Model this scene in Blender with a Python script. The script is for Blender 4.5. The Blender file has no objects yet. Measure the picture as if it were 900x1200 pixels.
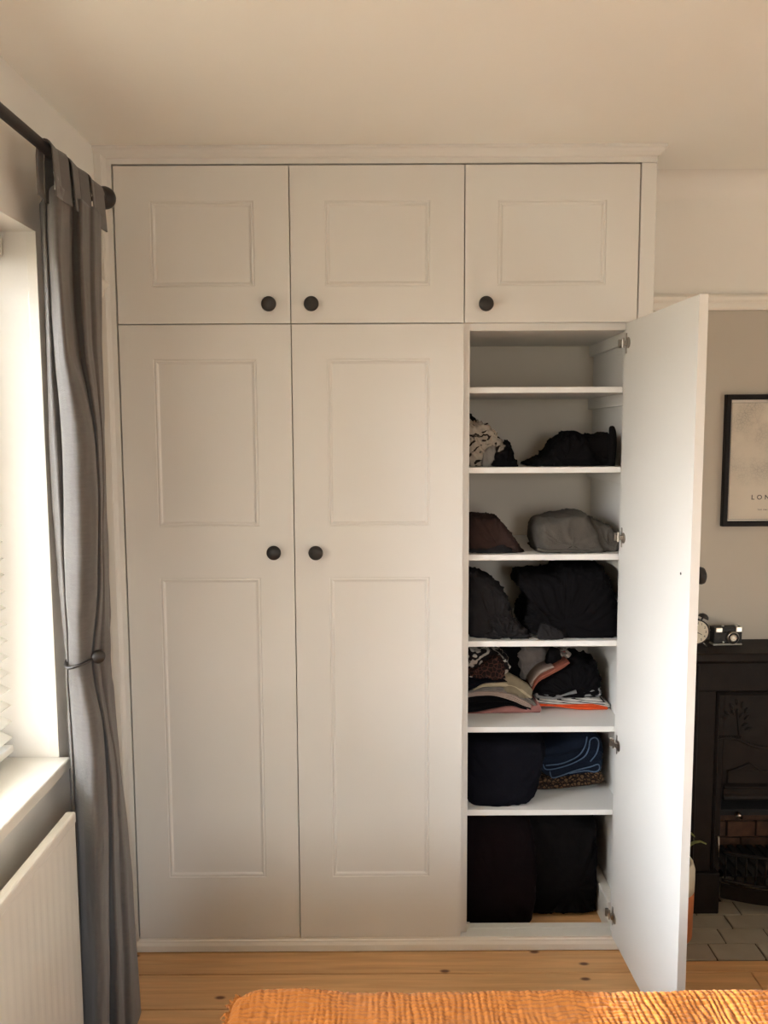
import bpy, bmesh, math, random
from mathutils import Vector, Matrix, noise
random.seed(7)
PI = math.pi
S = bpy.context.scene
COL = S.collection

# ------------------------------------------------------------------ camera
cam = bpy.data.objects.new('camera', bpy.data.cameras.new('camera'))
COL.objects.link(cam)
cam.data.sensor_fit = 'VERTICAL'
cam.data.sensor_height = 36.0
cam.data.lens = 953.2 / 1200 * 36.0
cam.data.clip_start = 0.05
r_ = Vector((0.99998804, -0.00179079, -0.00455043)); u_ = Vector((0.0047038, 0.09783157, 0.99519187)); f_ = Vector((0.00133701, 0.99520138, -0.09783882))
cam.matrix_world = Matrix(((r_.x, u_.x, -f_.x, 0.78564), (r_.y, u_.y, -f_.y, -2.46345), (r_.z, u_.z, -f_.z, 1.65913), (0, 0, 0, 1)))
S.camera = cam

# ------------------------------------------------------------------ sky, sun, exposure
SUN_EL, SUN_AZ = math.radians(14.0), math.radians(7.0)
w = bpy.data.worlds.new('sky'); S.world = w; w.use_nodes = True
wn = w.node_tree.nodes; wl = w.node_tree.links; wn.clear()
wo = wn.new('ShaderNodeOutputWorld'); bg = wn.new('ShaderNodeBackground')
tc = wn.new('ShaderNodeTexCoord'); sx = wn.new('ShaderNodeSeparateXYZ'); rp = wn.new('ShaderNodeValToRGB')
mr = wn.new('ShaderNodeMapRange'); mr.inputs[1].default_value = -1; mr.inputs[2].default_value = 1
wl.new(tc.outputs['Generated'], sx.inputs[0]); wl.new(sx.outputs['Z'], mr.inputs[0]); wl.new(mr.outputs[0], rp.inputs[0]); wl.new(rp.outputs[0], bg.inputs[0]); wl.new(bg.outputs[0], wo.inputs[0])
cr = rp.color_ramp
cr.elements[0].position = 0.0; cr.elements[0].color = (.26, .25, .22, 1)
cr.elements[1].position = 1.0; cr.elements[1].color = (.62, .78, 1.0, 1)
for p_, c_ in ((.49, (.34, .32, .28, 1)), (.51, (.60, .59, .57, 1)), (.60, (.88, .91, .95, 1)), (.75, (1.05, 1.18, 1.35, 1))):
    e = cr.elements.new(p_); e.color = c_
bg.inputs[1].default_value = 28.0
sl = bpy.data.lights.new('sun', 'SUN'); sl.energy = 21.0; sl.angle = math.radians(0.6); sl.color = (1.0, .90, .73)
so = bpy.data.objects.new('sun', sl); COL.objects.link(so)
sd = Vector((math.cos(SUN_EL) * math.cos(SUN_AZ), -math.cos(SUN_EL) * math.sin(SUN_AZ), -math.sin(SUN_EL)))
so.rotation_euler = sd.to_track_quat('-Z', 'Y').to_euler(); so.location = (-4, 0, 3)
pl = bpy.data.lights.new('window_portal', 'AREA'); pl.shape = 'RECTANGLE'; pl.size = 1.32; pl.size_y = 2.50
pl.cycles.is_portal = True
po = bpy.data.objects.new('window_portal', pl); COL.objects.link(po); po.location = (-.30, -1.67, 1.49); po.rotation_euler = (0, -PI / 2, 0)
p2 = bpy.data.lights.new('added_window_portal', 'AREA'); p2.shape = 'RECTANGLE'; p2.size = .65; p2.size_y = 1.20; p2.cycles.is_portal = True  # portal for the added window behind the camera
po2 = bpy.data.objects.new('added_window_portal', p2); COL.objects.link(po2); po2.location = (1.375, -4.31, 1.50); po2.rotation_euler = (-PI / 2, 0, PI)
S.view_settings.view_transform = 'Standard'; S.view_settings.look = 'None'; S.view_settings.gamma = 1
S.view_settings.use_curve_mapping = False
S.view_settings.exposure = 0.07

# ------------------------------------------------------------------ materials
def mat(name, col, rough=.6, var=.0, vscale=6.0, bump=0.0, bscale=60.0, metal=0.0, stretch=(1, 1, 1), sheen=0.0, spec=.5, objvar=0.0):
    m = bpy.data.materials.new(name); m.use_nodes = True
    nt = m.node_tree; n = nt.nodes; l = nt.links
    b = n['Principled BSDF']
    b.inputs['Base Color'].default_value = (*col, 1); b.inputs['Roughness'].default_value = rough; b.inputs['Metallic'].default_value = metal
    b.inputs['Specular IOR Level'].default_value = spec
    if sheen: b.inputs['Sheen Weight'].default_value = sheen
    t = n.new('ShaderNodeTexCoord'); mp = n.new('ShaderNodeMapping'); mp.inputs['Scale'].default_value = stretch
    l.new(t.outputs['Object'], mp.inputs[0])
    nz = n.new('ShaderNodeTexNoise'); nz.inputs['Scale'].default_value = vscale; nz.inputs['Detail'].default_value = 4
    l.new(mp.outputs[0], nz.inputs['Vector'])
    h = n.new('ShaderNodeHueSaturation'); h.inputs['Color'].default_value = (*col, 1)
    v = n.new('ShaderNodeMapRange'); v.inputs[1].default_value = .3; v.inputs[2].default_value = .7; v.inputs[3].default_value = 1 - var; v.inputs[4].default_value = 1 + var
    l.new(nz.outputs[0], v.inputs[0])
    if objvar:
        oi = n.new('ShaderNodeObjectInfo'); ma = n.new('ShaderNodeMath'); ma.operation = 'MULTIPLY_ADD'; ma.inputs[1].default_value = objvar; ma.inputs[2].default_value = -objvar / 2
        ad = n.new('ShaderNodeMath'); l.new(oi.outputs['Random'], ma.inputs[0]); l.new(ma.outputs[0], ad.inputs[0]); l.new(v.outputs[0], ad.inputs[1]); l.new(ad.outputs[0], h.inputs['Value'])
    else:
        l.new(v.outputs[0], h.inputs['Value'])
    l.new(h.outputs[0], b.inputs['Base Color'])
    if bump:
        n2 = n.new('ShaderNodeTexNoise'); n2.inputs['Scale'].default_value = bscale; n2.inputs['Detail'].default_value = 3
        l.new(mp.outputs[0], n2.inputs['Vector'])
        bp = n.new('ShaderNodeBump'); bp.inputs['Strength'].default_value = bump; bp.inputs['Distance'].default_value = .002
        l.new(n2.outputs[0], bp.inputs['Height']); l.new(bp.outputs[0], b.inputs['Normal'])
    return m

def tex_over(m, kind, colb, scale, lo, hi, stretch=(1, 1, 1), rot=(0, 0, 0), distort=0.0):
    """mix a printed or woven second colour over a material's colour"""
    nt = m.node_tree; n = nt.nodes; l = nt.links; b = n['Principled BSDF']
    src = b.inputs['Base Color'].links[0].from_socket
    t = n.new('ShaderNodeTexCoord'); mp = n.new('ShaderNodeMapping'); mp.inputs['Scale'].default_value = stretch; mp.inputs['Rotation'].default_value = rot
    l.new(t.outputs['Object'], mp.inputs[0])
    if kind == 'wave':
        x = n.new('ShaderNodeTexWave'); x.inputs['Scale'].default_value = scale; x.inputs['Distortion'].default_value = distort; x.inputs['Detail Scale'].default_value = 2; o = x.outputs['Fac']
    elif kind == 'voronoi':
        x = n.new('ShaderNodeTexVoronoi'); x.inputs['Scale'].default_value = scale; o = x.outputs['Distance']
    elif kind == 'crack':
        x = n.new('ShaderNodeTexVoronoi'); x.feature = 'DISTANCE_TO_EDGE'; x.inputs['Scale'].default_value = scale; o = x.outputs['Distance']
    else:
        x = n.new('ShaderNodeTexNoise'); x.inputs['Scale'].default_value = scale; x.inputs['Distortion'].default_value = distort; o = x.outputs['Fac']
    l.new(mp.outputs[0], x.inputs['Vector'])
    r = n.new('ShaderNodeMapRange'); r.inputs[1].default_value = lo; r.inputs[2].default_value = hi; l.new(o, r.inputs[0])
    mx = n.new('ShaderNodeMix'); mx.data_type = 'RGBA'; l.new(r.outputs[0], mx.inputs[0]); l.new(src, mx.inputs[6]); mx.inputs[7].default_value = (*colb, 1)
    l.new(mx.outputs[2], b.inputs['Base Color'])
    return m

M = {}
M['paint'] = mat('wardrobe_paint', (.70, .675, .625), .45, .015, 3, .05, 250)
M['melamine'] = mat('shelf_white', (.76, .74, .70), .4, .01, 3)
M['back_board_shaded'] = mat('back_board_shaded', (.64, .575, .48), .5, .02, 3)  # cabinet shade and warm bounce put into the board's colour
M['ceiling'] = mat('ceiling_paint', (.90, .875, .80), .8, .015, 2, .1, 90)
M['wall'] = mat('wall_paint', (.83, .795, .73), .8, .02, 2, .1, 90)
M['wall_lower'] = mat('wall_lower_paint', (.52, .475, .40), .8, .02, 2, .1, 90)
M['wall_grey'] = mat('wall_paint_grey', (.58, .58, .56), .8, .02, 2, .1, 90)
M['trim'] = mat('trim_gloss', (.82, .78, .70), .35, .01, 3)
M['upvc'] = mat('window_white', (.86, .85, .82), .3, .01, 3)
M['slat'] = mat('blind_slat', (.86, .83, .76), .4, .02, 5)
M['radiator'] = mat('radiator_enamel', (.78, .74, .66), .3, .01, 3)
M['black_metal'] = mat('black_metal', (.018, .014, .013), .42, .2, 30, .1, 200)
M['knob'] = mat('knob_black', (.016, .014, .013), .5, .15, 40, .15, 300)
M['steel'] = mat('steel', (.40, .36, .31), .3, .05, 30, metal=1.0)
M['hole'] = mat('dark_hole', (.03, .025, .02), .8)
M['pine'] = mat('pine_board', (.72, .41, .18), .4, .14, 5, .12, 60, stretch=(.5, 9, 9), objvar=.16)
M['iron'] = mat('cast_iron', (.012, .0085, .007), .5, .25, 20, .35, 160, spec=.15)
M['soot'] = mat('soot', (.012, .010, .009), .9, .3, 20)
M['brick'] = mat('fire_brick', (.075, .033, .016), .9, .3, 30, .5, 120, objvar=.5)
M['tile'] = mat('hearth_tile', (.33, .285, .215), .5, .08, 12, .15, 120, objvar=.12)
M['grout'] = mat('grout', (.018, .012, .009), .9, .2, 60)
M['frame_black'] = mat('frame_black', (.009, .007, .007), .5, .1, 30, spec=.2)
M['mount'] = mat('picture_mount', (.74, .70, .62), .8, .01)
M['ink'] = mat('print_ink', (.05, .045, .04), .8)
M['curtain'] = mat('curtain_weave', (.104, .091, .081), .9, .10, 26, .5, 120, stretch=(1, 1, 7), sheen=.25)
M['label'] = mat('care_label', (.7, .68, .65), .8)
M['chrome'] = mat('chrome', (.80, .78, .73), .3, .02, metal=1.0)
M['leather'] = mat('camera_leatherette', (.02, .018, .016), .6, .2, 80, .5, 400)
M['lens'] = mat('lens_glass', (.01, .01, .012), .05)
M['clock_face'] = mat('clock_face', (.70, .64, .50), .6, .04)
M['terracotta'] = mat('pot_orange', (.48, .15, .045), .7, .08, 20, .2, 100)
M['cream_glaze'] = mat('pot_cream', (.72, .64, .48), .5, .05, 20)
M['leaf'] = mat('leaf', (.22, .22, .06), .5, .2, 30)
M['soil'] = mat('soil', (.03, .02, .012), .95, .3, 60, .6, 60)
M['bed_wood'] = mat('bed_wood', (.30, .17, .08), .5, .15, 10, stretch=(.3, 4, 4))
M['mattress'] = mat('mattress_white', (.75, .72, .68), .9, .02, 10, .2, 150)
M['blanket'] = mat('blanket_gauze', (.37, .115, .009), .9, .07, 40, .4, 500, sheen=.1)
def cloth(name, c, var=.12): return mat(name, c, .95, var, 40, .6, 350, spec=.08)
M['black'] = cloth('cloth_black', (.0045, .004, .0045))
M['black2'] = cloth('cloth_soft_black', (.007, .006, .006))
M['maroon'] = cloth('cloth_maroon_black', (.007, .004, .0045))
M['navy'] = cloth('cloth_navy_black', (.0045, .0045, .007))
M['brown'] = cloth('cloth_brown', (.034, .020, .017))
M['grey'] = cloth('cloth_grey', (.085, .076, .065))
M['charcoal'] = cloth('cloth_charcoal', (.017, .0155, .016))
M['cream'] = cloth('cloth_cream', (.36, .30, .20))
M['white'] = cloth('cloth_white', (.50, .46, .40))
M['beige'] = cloth('cloth_beige', (.20, .165, .11))
M['pink'] = cloth('cloth_pink', (.30, .135, .12))
M['palepink'] = cloth('cloth_pale_pink', (.34, .26, .22))
M['coral'] = cloth('cloth_coral', (.26, .085, .055))
M['orange'] = cloth('cloth_orange_red', (.62, .085, .025))
M['greymarl'] = cloth('cloth_grey_marl', (.20, .195, .195))
M['dimgrey'] = cloth('cloth_dim_grey', (.17, .15, .135))
M['olive'] = cloth('cloth_olive', (.05, .042, .028))
M['green'] = cloth('cloth_green', (.03, .13, .02))
M['strip'] = tex_over(cloth('cloth_striped', (.50, .45, .39)), 'wave', (.03, .022, .02), 42, .45, .6, stretch=(0, 0, 1), rot=(0, PI / 2, 0))
M['wstripe'] = tex_over(cloth('cloth_white_black_stripe', (.50, .47, .43)), 'wave', (.015, .014, .014), 36, .80, .86, rot=(0, PI / 2 - .12, 0), distort=.4)
M['pinstripe'] = tex_over(cloth('cloth_pinstripe', (.40, .38, .35)), 'wave', (.015, .014, .014), 60, .45, .6, rot=(0, .5, 0))
M['white_patch'] = tex_over(cloth('cloth_white_patch', (.38, .335, .28)), 'noise', (.02, .015, .013), 22, .57, .60, distort=1.5)
M['zebra'] = tex_over(cloth('cloth_zebra', (.36, .32, .27)), 'wave', (.013, .010, .010), 11, .42, .52, rot=(0, 1.9, .3), distort=9)
M['lace'] = tex_over(cloth('cloth_lace', (.014, .009, .008)), 'crack', (.07, .030, .022), 70, .10, .02)
M['floral'] = tex_over(tex_over(cloth('cloth_floral', (.12, .10, .085)), 'noise', (.42, .36, .30), 45, .52, .58), 'noise', (.36, .09, .08), 32, .58, .63)
M['leopard'] = tex_over(cloth('cloth_leopard', (.10, .058, .030)), 'crack', (.015, .010, .008), 85, .22, .10)
M['denim'] = tex_over(cloth('cloth_denim', (.007, .010, .018)), 'wave', (.014, .020, .034), 500, .4, .8, rot=(.3, .6, 0))
M['denim_edge'] = cloth('cloth_denim_edge', (.075, .11, .17))
# pine knots and rings, shifted from board to board
def pine_detail(m):
    nt = m.node_tree; n = nt.nodes; l = nt.links; b = n['Principled BSDF']
    src = b.inputs['Base Color'].links[0].from_socket
    t = n.new('ShaderNodeTexCoord'); oi = n.new('ShaderNodeObjectInfo'); sc = n.new('ShaderNodeMath'); sc.operation = 'MULTIPLY'; sc.inputs[1].default_value = 37.0
    l.new(oi.outputs['Random'], sc.inputs[0]); va = n.new('ShaderNodeVectorMath'); l.new(t.outputs['Object'], va.inputs[0]); l.new(sc.outputs[0], va.inputs[1])
    mp = n.new('ShaderNodeMapping'); mp.inputs['Scale'].default_value = (2.6, 5.2, 1); l.new(va.outputs[0], mp.inputs[0])
    vo = n.new('ShaderNodeTexVoronoi'); vo.voronoi_dimensions = '2D'; vo.inputs['Scale'].default_value = 1.0; l.new(mp.outputs[0], vo.inputs['Vector'])
    k = n.new('ShaderNodeMapRange'); k.inputs[1].default_value = .055; k.inputs[2].default_value = .018; k.interpolation_type = 'SMOOTHSTEP'; l.new(vo.outputs['Distance'], k.inputs[0])
    mp2 = n.new('ShaderNodeMapping'); mp2.inputs['Scale'].default_value = (1.2, 26, 1); l.new(va.outputs[0], mp2.inputs[0])
    g = n.new('ShaderNodeTexNoise'); g.inputs['Scale'].default_value = 2.2; g.inputs['Detail'].default_value = 5; g.inputs['Distortion'].default_value = .6; l.new(mp2.outputs[0], g.inputs['Vector'])
    gr = n.new('ShaderNodeMapRange'); gr.inputs[1].default_value = .45; gr.inputs[2].default_value = .75; gr.inputs[4].default_value = .45; l.new(g.outputs[0], gr.inputs[0])
    m1 = n.new('ShaderNodeMix'); m1.data_type = 'RGBA'; l.new(gr.outputs[0], m1.inputs[0]); l.new(src, m1.inputs[6]); m1.inputs[7].default_value = (.46, .20, .062, 1)
    m2 = n.new('ShaderNodeMix'); m2.data_type = 'RGBA'; l.new(k.outputs[0], m2.inputs[0]); l.new(m1.outputs[2], m2.inputs[6]); m2.inputs[7].default_value = (.13, .045, .014, 1)
    l.new(m2.outputs[2], b.inputs['Base Color'])
pine_detail(M['pine'])
# glass that lets daylight straight through
g = bpy.data.materials.new('window_glass'); g.use_nodes = True; gn = g.node_tree.nodes; gl = g.node_tree.links; gn.clear()
go = gn.new('ShaderNodeOutputMaterial'); gt = gn.new('ShaderNodeBsdfTransparent'); gg = gn.new('ShaderNodeBsdfGlossy'); gg.inputs['Roughness'].default_value = .02
gf = gn.new('ShaderNodeFresnel'); gf.inputs[0].default_value = 1.45; gm = gn.new('ShaderNodeMixShader')
gl.new(gf.outputs[0], gm.inputs[0]); gl.new(gt.outputs[0], gm.inputs[1]); gl.new(gg.outputs[0], gm.inputs[2]); gl.new(gm.outputs[0], go.inputs[0])
M['glass'] = g

# ------------------------------------------------------------------ helpers
def link(name, me, m=None, parent=None, smooth=False, bevel=0.0):
    o = bpy.data.objects.new(name, me); COL.objects.link(o)
    if m is not None and not me.materials: me.materials.append(m)
    if parent is not None: o.parent = parent
    if smooth:
        for p in me.polygons: p.use_smooth = True
    if bevel:
        b = o.modifiers.new('bevel', 'BEVEL'); b.width = bevel; b.segments = 2; b.limit_method = 'ANGLE'; b.angle_limit = math.radians(50)
    return o
def obj(name, bm, m, parent=None, smooth=False, bevel=0.0, recalc=True):
    if recalc: bmesh.ops.recalc_face_normals(bm, faces=bm.faces)
    me = bpy.data.meshes.new(name); bm.to_mesh(me); bm.free()
    return link(name, me, m, parent, smooth, bevel)
def thing(name, label, cat, loc=(0, 0, 0), group=None):
    o = bpy.data.objects.new(name, None); COL.objects.link(o); o.location = loc; o.empty_display_size = .05
    return tag(o, label, cat, group)
def tag(o, label=None, cat=None, group=None):
    if label: o['label'] = label
    if cat: o['category'] = cat
    if group: o['group'] = group
    return o
def struct(name, bm, m, **k):
    o = obj(name, bm, m, **k); o['kind'] = 'structure'; return o
def sroot(name):
    o = bpy.data.objects.new(name, None); COL.objects.link(o); o['kind'] = 'structure'; return o
def bx(bm, x0, x1, y0, y1, z0, z1):
    v = [bm.verts.new(p) for p in ((x0, y0, z0), (x1, y0, z0), (x1, y1, z0), (x0, y1, z0), (x0, y0, z1), (x1, y0, z1), (x1, y1, z1), (x0, y1, z1))]
    for f in ((3, 2, 1, 0), (4, 5, 6, 7), (0, 1, 5, 4), (1, 2, 6, 5), (2, 3, 7, 6), (3, 0, 4, 7)): bm.faces.new([v[i] for i in f])
def box(*a):
    bm = bmesh.new(); bx(bm, *a); return bm
def extrude_profile(bm, prof, a, b, axis):
    """closed 2D profile swept straight along an axis: x -> prof is (y,z); y -> (x,z); z -> (x,y)"""
    def P(q, t): return {'x': (t, q[0], q[1]), 'y': (q[0], t, q[1]), 'z': (q[0], q[1], t)}[axis]
    A = [bm.verts.new(P(q, a)) for q in prof]; B = [bm.verts.new(P(q, b)) for q in prof]; n = len(prof)
    for i in range(n): bm.faces.new((A[i], A[(i + 1) % n], B[(i + 1) % n], B[i]))
    bm.faces.new(A[::-1]); bm.faces.new(B)
def lathe(bm, prof, seg=24, mtx=None):
    """prof: (r, h) about local z"""
    rings = []
    for r, h in prof:
        if r < 1e-6: rings.append([bm.verts.new((0, 0, h))])
        else: rings.append([bm.verts.new((r * math.cos(2 * PI * i / seg), r * math.sin(2 * PI * i / seg), h)) for i in range(seg)])
    new = [v for r in rings for v in r]
    for a, b in zip(rings, rings[1:]):
        for i in range(seg):
            q = [a[i % len(a)], a[(i + 1) % len(a)], b[(i + 1) % len(b)], b[i % len(b)]]
            q2 = []
            for v in q:
                if v not in q2: q2.append(v)
            if len(q2) > 2: bm.faces.new(q2)
    for r in (rings[0], rings[-1]):
        if len(r) > 2: bm.faces.new(r)
    if mtx is not None: bmesh.ops.transform(bm, matrix=mtx, verts=new)
def tube(bm, pts, r, seg=8, closed=False):
    pts = [Vector(p) for p in pts]; n = len(pts); rings = []
    rr = r if isinstance(r, (list, tuple)) else [r] * n
    up = Vector((.13, .31, .94))
    for i in range(n):
        t = ((pts[(i + 1) % n] - pts[i - 1]) if closed else (pts[min(i + 1, n - 1)] - pts[max(i - 1, 0)])).normalized()
        a = t.cross(up)
        if a.length < .1: a = t.cross(Vector((1, 0, 0)))
        a.normalize(); b = t.cross(a)
        rings.append([bm.verts.new(pts[i] + rr[i] * (math.cos(2 * PI * k / seg) * a + math.sin(2 * PI * k / seg) * b)) for k in range(seg)])
    for i in range(n if closed else n - 1):
        A, B = rings[i], rings[(i + 1) % n]
        for k in range(seg): bm.faces.new((A[k], A[(k + 1) % seg], B[(k + 1) % seg], B[k]))
    if not closed: bm.faces.new(rings[0][::-1]); bm.faces.new(rings[-1])
def catmull(P, n, closed=False):
    P = [Vector(p) for p in P]; N = len(P); out = []
    m = N if closed else N - 1
    for i in range(m):
        p0 = P[(i - 1) % N] if closed else P[max(i - 1, 0)]; p1 = P[i]; p2 = P[(i + 1) % N]; p3 = P[(i + 2) % N] if closed else P[min(i + 2, N - 1)]
        for k in range(n):
            t = k / n
            out.append(.5 * ((2 * p1) + (p2 - p0) * t + (2 * p0 - 5 * p1 + 4 * p2 - p3) * t * t + (3 * p1 - p0 - 3 * p2 + p3) * t ** 3))
    if not closed: out.append(P[-1].copy())
    return out
FACE_Y = Matrix.Rotation(PI / 2, 4, 'X')          # local +z -> world -y

CURTAIN = [(2.215,[(-0.0524,-0.42),(-0.0011,-0.5),(-0.0004,-0.487),(0.0251,-0.535),(0.0586,-0.57),(0.0584,-0.52),(0.0417,-0.445),(0.0698,-0.46),(0.0684,-0.4),(0.0778,-0.385),(0.0645,-0.3)]),(2.15,[(-0.0524,-0.42),(-0.0024,-0.5),(-0.0008,-0.487),(0.0235,-0.535),(0.0557,-0.57),(0.0542,-0.52),(0.039,-0.445),(0.0681,-0.46),(0.0648,-0.4),(0.0742,-0.385),(0.06,-0.3)]),(2.05,[(-0.0516,-0.42),(-0.0035,-0.5),(-0.0007,-0.487),(0.0227,-0.535),(0.052,-0.57),(0.0482,-0.52),(0.037,-0.445),(0.0664,-0.46),(0.0609,-0.4),(0.0704,-0.385),(0.0557,-0.3)]),(1.95,[(-0.0501,-0.42),(-0.0039,-0.5),(-0.0011,-0.487),(0.0244,-0.535),(0.0537,-0.57),(0.048,-0.52),(0.039,-0.445),(0.0665,-0.46),(0.0589,-0.4),(0.0686,-0.385),(0.0529,-0.3)]),(1.85,[(-0.0493,-0.42),(-0.0041,-0.5),(0.0003,-0.487),(0.0271,-0.535),(0.0575,-0.57),(0.0534,-0.52),(0.0456,-0.445),(0.0696,-0.46),(0.06,-0.4),(0.0683,-0.385),(0.051,-0.3)]),(1.75,[(-0.0497,-0.42),(-0.0035,-0.5),(0.006,-0.487),(0.0328,-0.535),(0.0694,-0.57),(0.0755,-0.52),(0.0617,-0.445),(0.0798,-0.46),(0.0662,-0.4),(0.0705,-0.385),(0.0502,-0.3)]),(1.65,[(-0.0494,-0.42),(-0.0026,-0.5),(0.0099,-0.487),(0.0363,-0.535),(0.0783,-0.57),(0.0926,-0.52),(0.0738,-0.445),(0.0871,-0.46),(0.0705,-0.4),(0.0716,-0.385),(0.0492,-0.3)]),(1.55,[(-0.0469,-0.42),(-0.001,-0.5),(0.0086,-0.487),(0.033,-0.535),(0.0782,-0.57),(0.0947,-0.52),(0.0738,-0.445),(0.0863,-0.46),(0.0697,-0.4),(0.0697,-0.385),(0.0473,-0.3)]),(1.45,[(-0.0444,-0.42),(0.0006,-0.5),(0.0073,-0.487),(0.03,-0.535),(0.077,-0.57),(0.0954,-0.52),(0.0733,-0.445),(0.0851,-0.46),(0.0687,-0.4),(0.068,-0.385),(0.0455,-0.3)]),(1.35,[(-0.0418,-0.4201),(0.0021,-0.4997),(0.0059,-0.4868),(0.0275,-0.5345),(0.0727,-0.5693),(0.0913,-0.5196),(0.0694,-0.445),(0.0821,-0.4599),(0.0669,-0.4002),(0.0672,-0.3853),(0.046,-0.3007)]),(1.27,[(-0.0393,-0.4212),(0.0021,-0.4965),(0.0039,-0.4843),(0.0237,-0.5295),(0.0668,-0.5625),(0.0867,-0.5154),(0.0662,-0.4447),(0.0795,-0.4588),(0.0662,-0.4023),(0.0676,-0.3882),(0.0486,-0.3081)]),(1.2,[(-0.0343,-0.4247),(-0.0006,-0.4858),(0.001,-0.4758),(0.0185,-0.5124),(0.0544,-0.5391),(0.0724,-0.501),(0.0579,-0.4438),(0.0702,-0.4553),(0.0637,-0.4095),(0.0682,-0.3981),(0.0571,-0.3332)]),(1.14,[(-0.0285,-0.4292),(-0.0045,-0.4723),(-0.0025,-0.4653),(0.0115,-0.4911),(0.0404,-0.5099),(0.0576,-0.483),(0.0486,-0.4427),(0.0599,-0.4508),(0.0603,-0.4185),(0.0684,-0.4104),(0.0671,-0.3647)]),(1.1,[(-0.0251,-0.4309),(-0.0055,-0.4672),(-0.0036,-0.4613),(0.0093,-0.4831),(0.0346,-0.499),(0.0494,-0.4763),(0.0426,-0.4423),(0.0534,-0.4491),(0.0571,-0.4218),(0.0673,-0.415),(0.0707,-0.3765)]),(1.075,[(-0.0253,-0.4308),(-0.0074,-0.4675),(-0.0053,-0.4616),(0.0084,-0.4836),(0.0351,-0.4996),(0.0497,-0.4767),(0.042,-0.4423),(0.0542,-0.4492),(0.0559,-0.4217),(0.0665,-0.4148),(0.0702,-0.3758)]),(1.04,[(-0.0287,-0.4292),(-0.0072,-0.4723),(-0.0057,-0.4653),(0.0114,-0.4911),(0.0428,-0.5099),(0.056,-0.483),(0.0455,-0.4427),(0.0593,-0.4508),(0.0572,-0.4185),(0.0673,-0.4104),(0.0669,-0.3647)]),(0.99,[(-0.03,-0.4255),(-0.0023,-0.4835),(-0.0018,-0.4741),(0.0196,-0.5089),(0.0591,-0.5343),(0.0709,-0.498),(0.0545,-0.4436),(0.0678,-0.4545),(0.0597,-0.411),(0.0672,-0.4001),(0.0593,-0.3385)]),(0.93,[(-0.0311,-0.4219),(0.0025,-0.4944),(0.0019,-0.4826),(0.0287,-0.5262),(0.075,-0.5579),(0.0857,-0.5126),(0.0652,-0.4445),(0.0777,-0.4581),(0.0633,-0.4037),(0.0681,-0.3901),(0.0529,-0.313)]),(0.86,[(-0.0308,-0.4203),(0.0069,-0.4992),(0.0059,-0.4863),(0.0371,-0.5337),(0.0845,-0.5682),(0.0894,-0.5189),(0.0689,-0.4449),(0.0843,-0.4597),(0.0692,-0.4006),(0.0725,-0.3858),(0.0522,-0.302)]),(0.78,[(-0.0298,-0.42),(0.0083,-0.5),(0.0079,-0.487),(0.0401,-0.5349),(0.0854,-0.5699),(0.0903,-0.5199),(0.0698,-0.445),(0.0881,-0.46),(0.0765,-0.4),(0.0801,-0.385),(0.0579,-0.3001)]),(0.68,[(-0.0292,-0.42),(0.008,-0.5),(0.0085,-0.487),(0.0418,-0.535),(0.0854,-0.57),(0.0903,-0.52),(0.0689,-0.445),(0.0873,-0.46),(0.0776,-0.4),(0.0834,-0.385),(0.0646,-0.3)]),(0.57,[(-0.0285,-0.42),(0.007,-0.5),(0.0087,-0.487),(0.0426,-0.535),(0.0839,-0.57),(0.0891,-0.52),(0.0679,-0.445),(0.0864,-0.46),(0.0789,-0.4),(0.0868,-0.385),(0.0712,-0.3)]),(0.45,[(-0.032,-0.42),(0.0043,-0.5),(0.0072,-0.487),(0.0424,-0.535),(0.0816,-0.57),(0.0857,-0.52),(0.0645,-0.445),(0.0854,-0.46),(0.0793,-0.4),(0.0896,-0.385),(0.0772,-0.3)]),(0.33,[(-0.0359,-0.42),(0.0012,-0.5),(0.0054,-0.487),(0.0408,-0.535),(0.0792,-0.57),(0.0818,-0.52),(0.061,-0.445),(0.0842,-0.46),(0.0795,-0.4),(0.0922,-0.385),(0.081,-0.3)]),(0.2,[(-0.04,-0.42),(-0.003,-0.5),(0.0025,-0.487),(0.0381,-0.535),(0.0766,-0.57),(0.0768,-0.52),(0.0561,-0.445),(0.0819,-0.46),(0.0787,-0.4),(0.0931,-0.385),(0.0847,-0.3)]),(0.1,[(-0.0433,-0.42),(-0.0058,-0.5),(0.0003,-0.487),(0.0359,-0.535),(0.0737,-0.57),(0.0736,-0.52),(0.0524,-0.445),(0.0801,-0.46),(0.0779,-0.4),(0.0934,-0.385),(0.0869,-0.3)]),(0.02,[(-0.0453,-0.42),(-0.0076,-0.5),(-0.0014,-0.487),(0.0343,-0.535),(0.0713,-0.57),(0.0713,-0.52),(0.0501,-0.445),(0.0786,-0.46),(0.0777,-0.4),(0.0938,-0.385),(0.0887,-0.3)])]
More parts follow.
